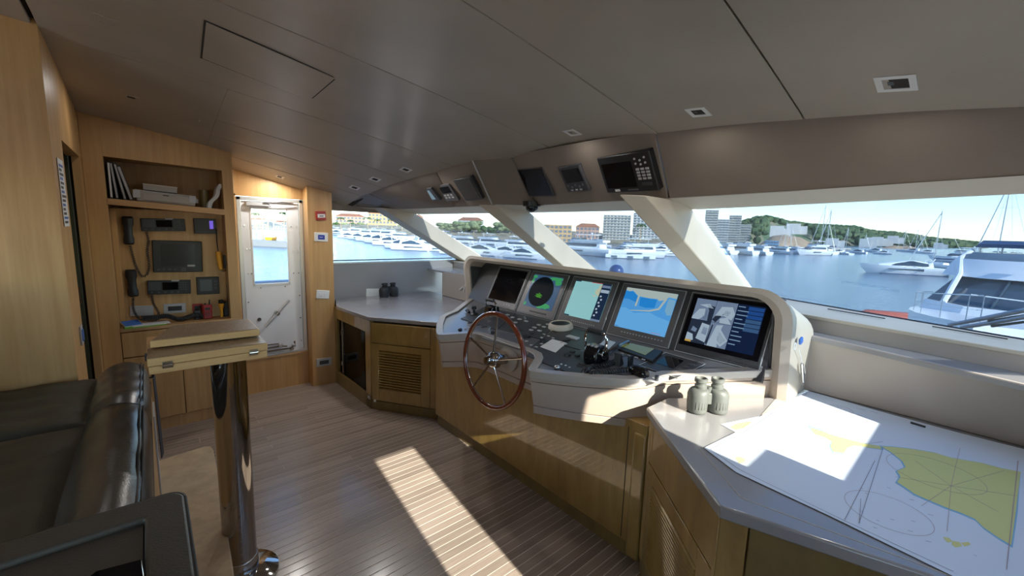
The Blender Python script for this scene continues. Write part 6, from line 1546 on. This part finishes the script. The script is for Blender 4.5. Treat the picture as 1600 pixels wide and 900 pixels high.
# ---- land
def land(name, base, ridge, m, dist_scale=1.25, sub=60, rough=.0, seed=1, kind='structure', depth=1.6):
    # base: (u, v at waterline), ridge: (u, v) seen height; the ridge stands farther back
    rr = random.Random(seed); rows = []; us = [base[0][0] + (base[-1][0] - base[0][0]) * i / sub for i in range(sub + 1)]
    mb = MB(); V = []; nr = 8
    for i, u in enumerate(us):
        vb = interp(base, u); vr = interp(ridge, u); p0 = wp_(u, vb)
        d0 = Vector((p0.x, p0.y, 0)); d1 = d0 * dist_scale; r = ray(u, vr); t_ = d1.length / Vector((r.x, r.y, 0)).length; zr = EYE.z + r.z * t_
        for k in range(nr + 1):
            s = k / nr; q = d0.lerp(d1, s); z = WZ - .3 + (zr - WZ) * (sin(s * pi / 2) ** .8) + (rr.uniform(-1, 1) * rough if 0 < k else 0); V.append(Vector((q.x, q.y, z)))
        q = d1 * 1.2; V.append(Vector((q.x, q.y, WZ - 1)))
    n = nr + 2; f = [(i * n + k, (i + 1) * n + k, (i + 1) * n + k + 1, i * n + k + 1) for i in range(sub) for k in range(n - 1)]
    return obj(name, mb.add(V, f), m, kind=kind, smooth=30)
def landmat(name, c1, c2, c3, sc):
    m = mat(name, c1, .9); N = m.node_tree.nodes; L = m.node_tree.links; g = N.new('ShaderNodeNewGeometry'); n = N.new('ShaderNodeTexNoise'); n.inputs['Scale'].default_value = sc; n.inputs['Detail'].default_value = 6
    L.new(g.outputs['Position'], n.inputs['Vector']); r = N.new('ShaderNodeValToRGB'); e = r.color_ramp.elements; e[0].position = .38; e[0].color = (*c1, 1); e[1].position = .62; e[1].color = (*c3, 1); q = e.new(.5); q.color = (*c2, 1)
    L.new(n.outputs[0], r.inputs[0]); L.new(r.outputs[0], N['Principled BSDF'].inputs['Base Color']); return m
m_hill = landmat('wooded hill', (.06, .12, .05), (.10, .16, .075), (.26, .22, .14), .02)
m_hill2 = landmat('dry earth', (.45, .30, .18), (.36, .26, .16), (.50, .36, .24), .03)
land('hill', [(1075, 380), (1300, 383), (1545, 388.5)], [(1075, 352), (1150, 350), (1175, 341), (1195, 340), (1230, 348), (1270, 353), (1330, 356), (1360, 363), (1400, 366), (1450, 374), (1500, 379), (1545, 387)], m_hill, 1.5, 90, 1.2, 3)
land('bank', [(1188, 386), (1220, 387), (1275, 388)], [(1188, 380), (1205, 368), (1225, 366), (1250, 371), (1275, 384)], m_hill2, 1.15, 24, .3, 5)
land('bank', [(1375, 388), (1410, 389), (1440, 390)], [(1375, 387), (1395, 383), (1425, 385), (1440, 389)], m_hill2, 1.05, 12, .2, 6)
land('shore', [(340, 352), (540, 361), (700, 372), (860, 377), (1075, 385)], [(340, 344), (540, 350), (700, 355), (860, 358), (1075, 372)], landmat('town ground', (.16, .17, .10), (.30, .25, .17), (.45, .38, .28), .06), 1.25, 60, .3, 7)
for (u0, v0, u1, v1, lab) in ((378, 383, 470, 388, None), (1190, 388, 1330, 391, None)):
    a, b2 = wp_(u0, v0), wp_(u1, v1); d = (b2 - a).normalized(); w = Vector((-d.y, d.x, 0)) * 4
    o = obj('quay', MB().prism([a, b2, b2 + w, a + w], (0, 0, 1.6)), MX['grey'], kind='structure')
# trees: crowns of joined leaf clumps
def tree(label, h=10, w=8, seed=1, palm=False, group=None, m=None):
    t = thing('palm_tree' if palm else 'pine_tree', label, 'tree', (0, 0, 0), group=group); rr = random.Random(seed)
    obj('trunk', MB().tube([(0, 0, 0), (.3, 0, h * .5), (0, .2, h * .8)], [h * .035, h * .028, h * .02], 6), MX['beige'], parent=t)
    mb = MB()
    if palm:
        for k in range(12):
            a = 2 * pi * k / 12; P = [(cos(a) * w * .5 * s, sin(a) * w * .5 * s, h * .8 + h * .12 * sin(s * pi * .9) - h * .12 * s * s) for s in (0, .3, .6, 1)]
            mb.tube(P, [.25, .45, .4, .05], 4)
    else:
        for k in range(9): mb.sphere((rr.uniform(-.36, .36) * w, rr.uniform(-.36, .36) * w, h * rr.uniform(.55, .9)), (w * rr.uniform(.2, .33), w * rr.uniform(.2, .33), h * rr.uniform(.12, .2)), 8, 5)
    o = obj('crown', mb, m or leafm, parent=t, smooth=0); return t
leafm = landmat('pine foliage', (.035, .075, .025), (.07, .13, .04), (.13, .19, .06), .8)
leafl = landmat('olive foliage', (.16, .20, .09), (.24, .28, .13), (.32, .34, .18), .6)
gt = 'trees along the far shore'
protos = [tree('green tree on the far shore behind the boats', 11, 10, 1, group=gt, m=leafl), tree('green tree on the far shore behind the boats', 9, 8, 2, group=gt, m=leafm), tree('tall palm on the far shore behind the boats', 14, 8, 3, True, group='palms along the far shore')]
first = [True, True, True]; rr = random.Random(9)
spots_t = []
def put_tree(k, u, v, s, back=1.0): spots_t.append((k, u, v, s, back))
for u in list(range(380, 470, 14)) + list(range(524, 660, 13)): put_tree(rr.choice([0, 0, 1]), u + rr.uniform(-3, 3), 359 + (u - 521) * .03, rr.uniform(.8, 1.1))
for u in range(690, 860, 13): put_tree(rr.choice([0, 0, 1]), u + rr.uniform(-3, 3), 371 + (u - 700) * .03, rr.uniform(.9, 1.3))
for u in range(1010, 1070, 15): put_tree(1, u, 381, rr.uniform(.8, 1.0))
for u in (400, 445, 533, 548, 575, 590, 612, 628, 742, 780, 905, 1000): put_tree(2, u, 362 + max(0, (u - 521) * .04), rr.uniform(.9, 1.2))
cnt = {}
for k, u, v, s_, back in sorted(spots_t, key=lambda q: q[1]):
    zone = 'side door glass' if u < 480 else 'port side window' if u < 670 else 'port windscreen pane' if u < 870 else 'middle windscreen pane'
    kind = ('pale green tree', 'dark green tree', 'palm')[k]; i = cnt.get((zone, k), 0); cnt[(zone, k)] = i + 1
    o = protos[k] if first[k] else copy_tree(protos[k]); first[k] = False
    o['label'] = '%s %s from the left on the shore in the %s' % (ORD[i], kind, zone); o['group'] = ('palms' if k == 2 else 'trees') + ' along the far shore'
    p = wp_(u, v); p = Vector((p.x * back, p.y * back, WZ + 1.0)); o.location = p; o.scale = (s_, s_, s_); o.rotation_euler = (0, 0, rr.uniform(0, 6))
# hillside wood: nobody could count it
mb = MB(); hr = random.Random(12); hill_r = [(1150, 352), (1175, 343), (1195, 342), (1230, 350), (1270, 355), (1330, 358), (1360, 365), (1400, 368), (1450, 376), (1500, 381), (1535, 385)]
for i in range(850):
    u = hr.uniform(1150, 1530); vb = 380 + (u - 1075) * .018; vr = interp(hill_r, u); s = hr.random() ** .7
    if 1195 < u < 1270 and s < .62: continue
    p0 = wp_(u, vb); d0 = Vector((p0.x, p0.y, 0)); d1 = d0 * 1.5; q = d0.lerp(d1, s); r = ray(u, vr); t_ = d1.length / Vector((r.x, r.y, 0)).length; zr = EYE.z + r.z * t_
    z = WZ + (zr - WZ) * (sin(s * pi / 2) ** .8); k = d0.length / 650
    mb.sphere((q.x, q.y, z + 1.5 * k), (5.5 * k * hr.uniform(.7, 1.3), 5.5 * k, 5 * k * hr.uniform(.6, 1.1)), 6, 4)
o = obj('woodland', mb, landmat('hillside trees', (.045, .085, .035), (.075, .125, .05), (.12, .16, .07), .03), kind='stuff', smooth=0); meta(o, 'dark green woodland covering the hill across the harbour', 'woodland')
# ---- buildings
mwn = mat('far window', (.16, .19, .22), .3)
def building(label, u, vb, wpx, hpx, floors, bays, wall, roof=None, name='apartment_building', back=1.0, depth=.5, group=None, yaw=None, balc=True):
    p = wp_(u, vb); p = Vector((p.x * back, p.y * back, WZ + .5)); dist = Vector((p.x, p.y, 0)).length; dep = (p - EYE).dot(fwd); s = dep / FPX
    off = abs(u - 800) / FPX; w = wpx * s * math.cos(math.atan(off)) ; h = hpx * s + (0)
    t = thing(name, label, 'building', (0, 0, 0), group=group)
    d = w * depth; y = -d / 2
    obj('wall', MB().bb((-w / 2, -d / 2, 0), (w / 2, d / 2, h)), wall, parent=t)
    fh = h / floors; bw = w / bays; first_w = None
    for i in range(floors):
        for j in range(bays):
            if first_w is None:
                first_w = obj('window', MB().box((-w / 2 + bw * .5, y - .05, fh * .5), (bw * (.62 if bays > 4 else .86), .3, fh * .55)), mwn, parent=t); base0 = first_w.location.copy()
            else:
                c = first_w.copy(); COL.objects.link(c); c.parent = t; c.location = base0 + Vector((bw * j, 0, fh * i))
        if balc: 
            obj('balcony', MB().bb((-w / 2 - .2, y - fh * .35, fh * i + fh * .05), (w / 2 + .2, y, fh * i + fh * .28)), wall, parent=t)
    if roof: obj('roof', MB().loft([[Vector(q) for q in ((-w / 2 - .4, -d / 2 - .4, h), (w / 2 + .4, -d / 2 - .4, h), (w / 2 + .4, d / 2 + .4, h), (-w / 2 - .4, d / 2 + .4, h))], [Vector(q) for q in ((-w * .3, -.1, h * 1.22), (w * .3, -.1, h * 1.22), (w * .3, .1, h * 1.22), (-w * .3, .1, h * 1.22))]]), roof, parent=t)
    t.location = p; t.rotation_euler = (0, 0, math.atan2(p.y, p.x) - pi / 2 if yaw is None else yaw)
    return t
cr = mat('cream render', (.66, .60, .50), .8); wh = mat('white render', (.72, .70, .66), .8); oc = mat('ochre render', (.66, .40, .18), .8); pk_ = mat('salmon render', (.62, .36, .25), .8); tr = mat('terracotta roof', (.42, .17, .09), .8)
building('tall cream tower with many balconies just right of the grey windscreen post', 1108, 382, 20, 52, 14, 4, cr, back=1.0)
building('cream tower stepped behind the tallest one', 1126, 382, 20, 38, 10, 4, wh)
building('cream tower with stepped top in the middle of the tower group', 1145, 382, 19, 44, 12, 4, cr)
building('lower cream block at the right end of the tower group', 1162, 382, 18, 30, 8, 4, cr)
building('long low white hall with blue roof edge below the towers', 1205, 387, 22, 10, 2, 5, mat('blue shed', (.20, .38, .55), .6), balc=False)
building('pale apartment block with rows of balconies at the right of the middle pane', 1010, 381, 46, 46, 12, 8, wh)
building('white apartment block with balconies left of the pale one in the middle pane', 962, 380, 42, 42, 10, 8, cr)
building('ochre house with flat roof at the left of the middle pane', 872, 379, 40, 26, 4, 6, oc, balc=False)
building('salmon house between the ochre house and the white block', 917, 380, 36, 24, 4, 6, pk_, tr, balc=False)
building('white villa behind the trees of the port windscreen pane', 735, 372, 40, 24, 4, 6, wh, tr, balc=False, back=1.15)
building('orange-roofed long building at the left of the port side window', 548, 359, 46, 20, 4, 8, pk_, tr, balc=False)
building('ochre apartment house at the middle of the port side window', 598, 362, 44, 27, 5, 8, oc, tr, balc=False)
building('cream house at the right of the port side window', 645, 365, 34, 24, 4, 6, cr, tr, balc=False)
building('orange low building seen in the door glass', 402, 356, 36, 12, 2, 8, oc, tr, balc=False)
building('pale long building at the right of the door glass', 444, 358, 34, 10, 2, 8, cr, tr, balc=False)
hr = random.Random(21)
vill = None
VL = ['first', 'second', 'third', 'fourth', 'fifth', 'sixth', 'seventh', 'eighth', 'ninth']
for vi, (u, v) in enumerate(sorted(((1362, 377), (1371, 376), (1378, 378), (1352, 379), (1214, 361), (1466, 384), (1300, 379), (1395, 374), (1240, 357)))):
    p = wp_(u, 386.5 + (u - 1300) * .012); r = ray(u, v); t_ = Vector((p.x, p.y, 0)).length * 1.12 / Vector((r.x, r.y, 0)).length; q = EYE + r * t_
    if vill is None:
        vill = thing('villa', 'small white villa among the trees of the far hill', 'building', (0, 0, 0), group='villas on the far hill')
        obj('wall', MB().bb((-6, -5, -6), (6, 5, 5)), wh, parent=vill); obj('wing', MB().bb((6, -4, -6), (12, 4, 2.5)), wh, parent=vill); o = vill
    else: o = copy_tree(vill)
    o['label'] = VL[vi] + ' from left of the small white villas on the wooded hill'
    o.location = q; o.rotation_euler = (0, 0, math.atan2(q.y, q.x) - pi / 2)
# canopy and piles in front of the door glass
t = thing('marina_canopy', 'long white marina canopy on thin posts seen in the glass of the side door', 'canopy', (0, 0, 0))
a, b2 = wp_(392, 372), wp_(446, 371); d = (b2 - a); w = Vector((-d.y, d.x, 0)).normalized() * 8
obj('roof', MB().prism([a + Vector((0, 0, 6)), a.lerp(b2, .5) + Vector((0, 0, 8.2)), b2 + Vector((0, 0, 6)), b2 + Vector((0, 0, 5.6)), a.lerp(b2, .5) + Vector((0, 0, 7.7)), a + Vector((0, 0, 5.6))], w), MX['hull'], parent=t)
for k in (0.02, .35, .65, .98): obj('post', MB().tube([a.lerp(b2, k), a.lerp(b2, k) + Vector((0, 0, 7 if .1 < k < .9 else 6))], .25, 6), MX['alu'], parent=t)
for i, u in enumerate((411, 420)):
    p = wp_(u, 375); obj('mooring_pile', MB().tube([p, p + Vector((0, 0, 9))], .35, 8), MX['beige']); o = bpy.data.objects['mooring_pile' if i == 0 else 'mooring_pile.001']; meta(o, ('left' if i == 0 else 'right') + ' one of two dark mooring piles in the side door glass', 'pile')
p = wp_(426, 375); t = thing('work_boat', 'small yellow work boat at the foot of the mooring piles', 'boat', tuple(p)); t['_w'] = (0, 0, 0)
obj('hull', MB().loft(hull_rings(8, 2.8, 1.2)), M_['yellow'], parent=t); obj('wheelhouse', MB().bb((-1.5, -1, 1.1), (1, 1, 3)), MX['hull'], parent=t); t.location = p; t.rotation_euler = (0, 0, 1.0)
# wipers and deck searchlight outside the glass
def wiper(pts, label):
    P = [at(u, v, x=x) for u, v, x in pts]; t = thing('wiper', label, 'wiper', tuple(P[0]))
    obj('arm', MB().tube(P, [.010] + [.012] * (len(P) - 1), 8), MX['alu'], parent=t); obj('blade', MB().tube([P[-2] + Vector((.0, 0, -.02)), P[-1] + Vector((0, -.02, -.02))], .007, 6), M_['rubberd'], parent=t)
wiper([(1482, 508, 3.32), (1545, 496, 3.27), (1625, 480, 3.2)], 'upper of the two grey wiper arms behind the starboard windscreen pane')
wiper([(1502, 512, 3.32), (1550, 504, 3.27), (1625, 491, 3.2)], 'lower of the two grey wiper arms behind the starboard windscreen pane')
p = at(963, 424, x=4.6); t = thing('searchlight', 'round blue deck searchlight just above the top of the screen hood', 'light', tuple(p))
obj('lamp', MB().sphere(p + Vector((0, 0, .0)), (.095, .095, .09), 20, 12), mat('searchlight shell', (.02, .06, .20), .3), parent=t); obj('post', MB().cyl(p - Vector((0, 0, .1)), p - Vector((0, 0, .9)), .04, 12), MX['alu'], parent=t)
o = obj('foredeck', MB().bb((3.75, -2.2, p.z - .95), (9, 5.6, p.z - .9)), MX['hull'], kind='structure')
for o in bpy.data.objects:
    if '_w' in o: del o['_w']
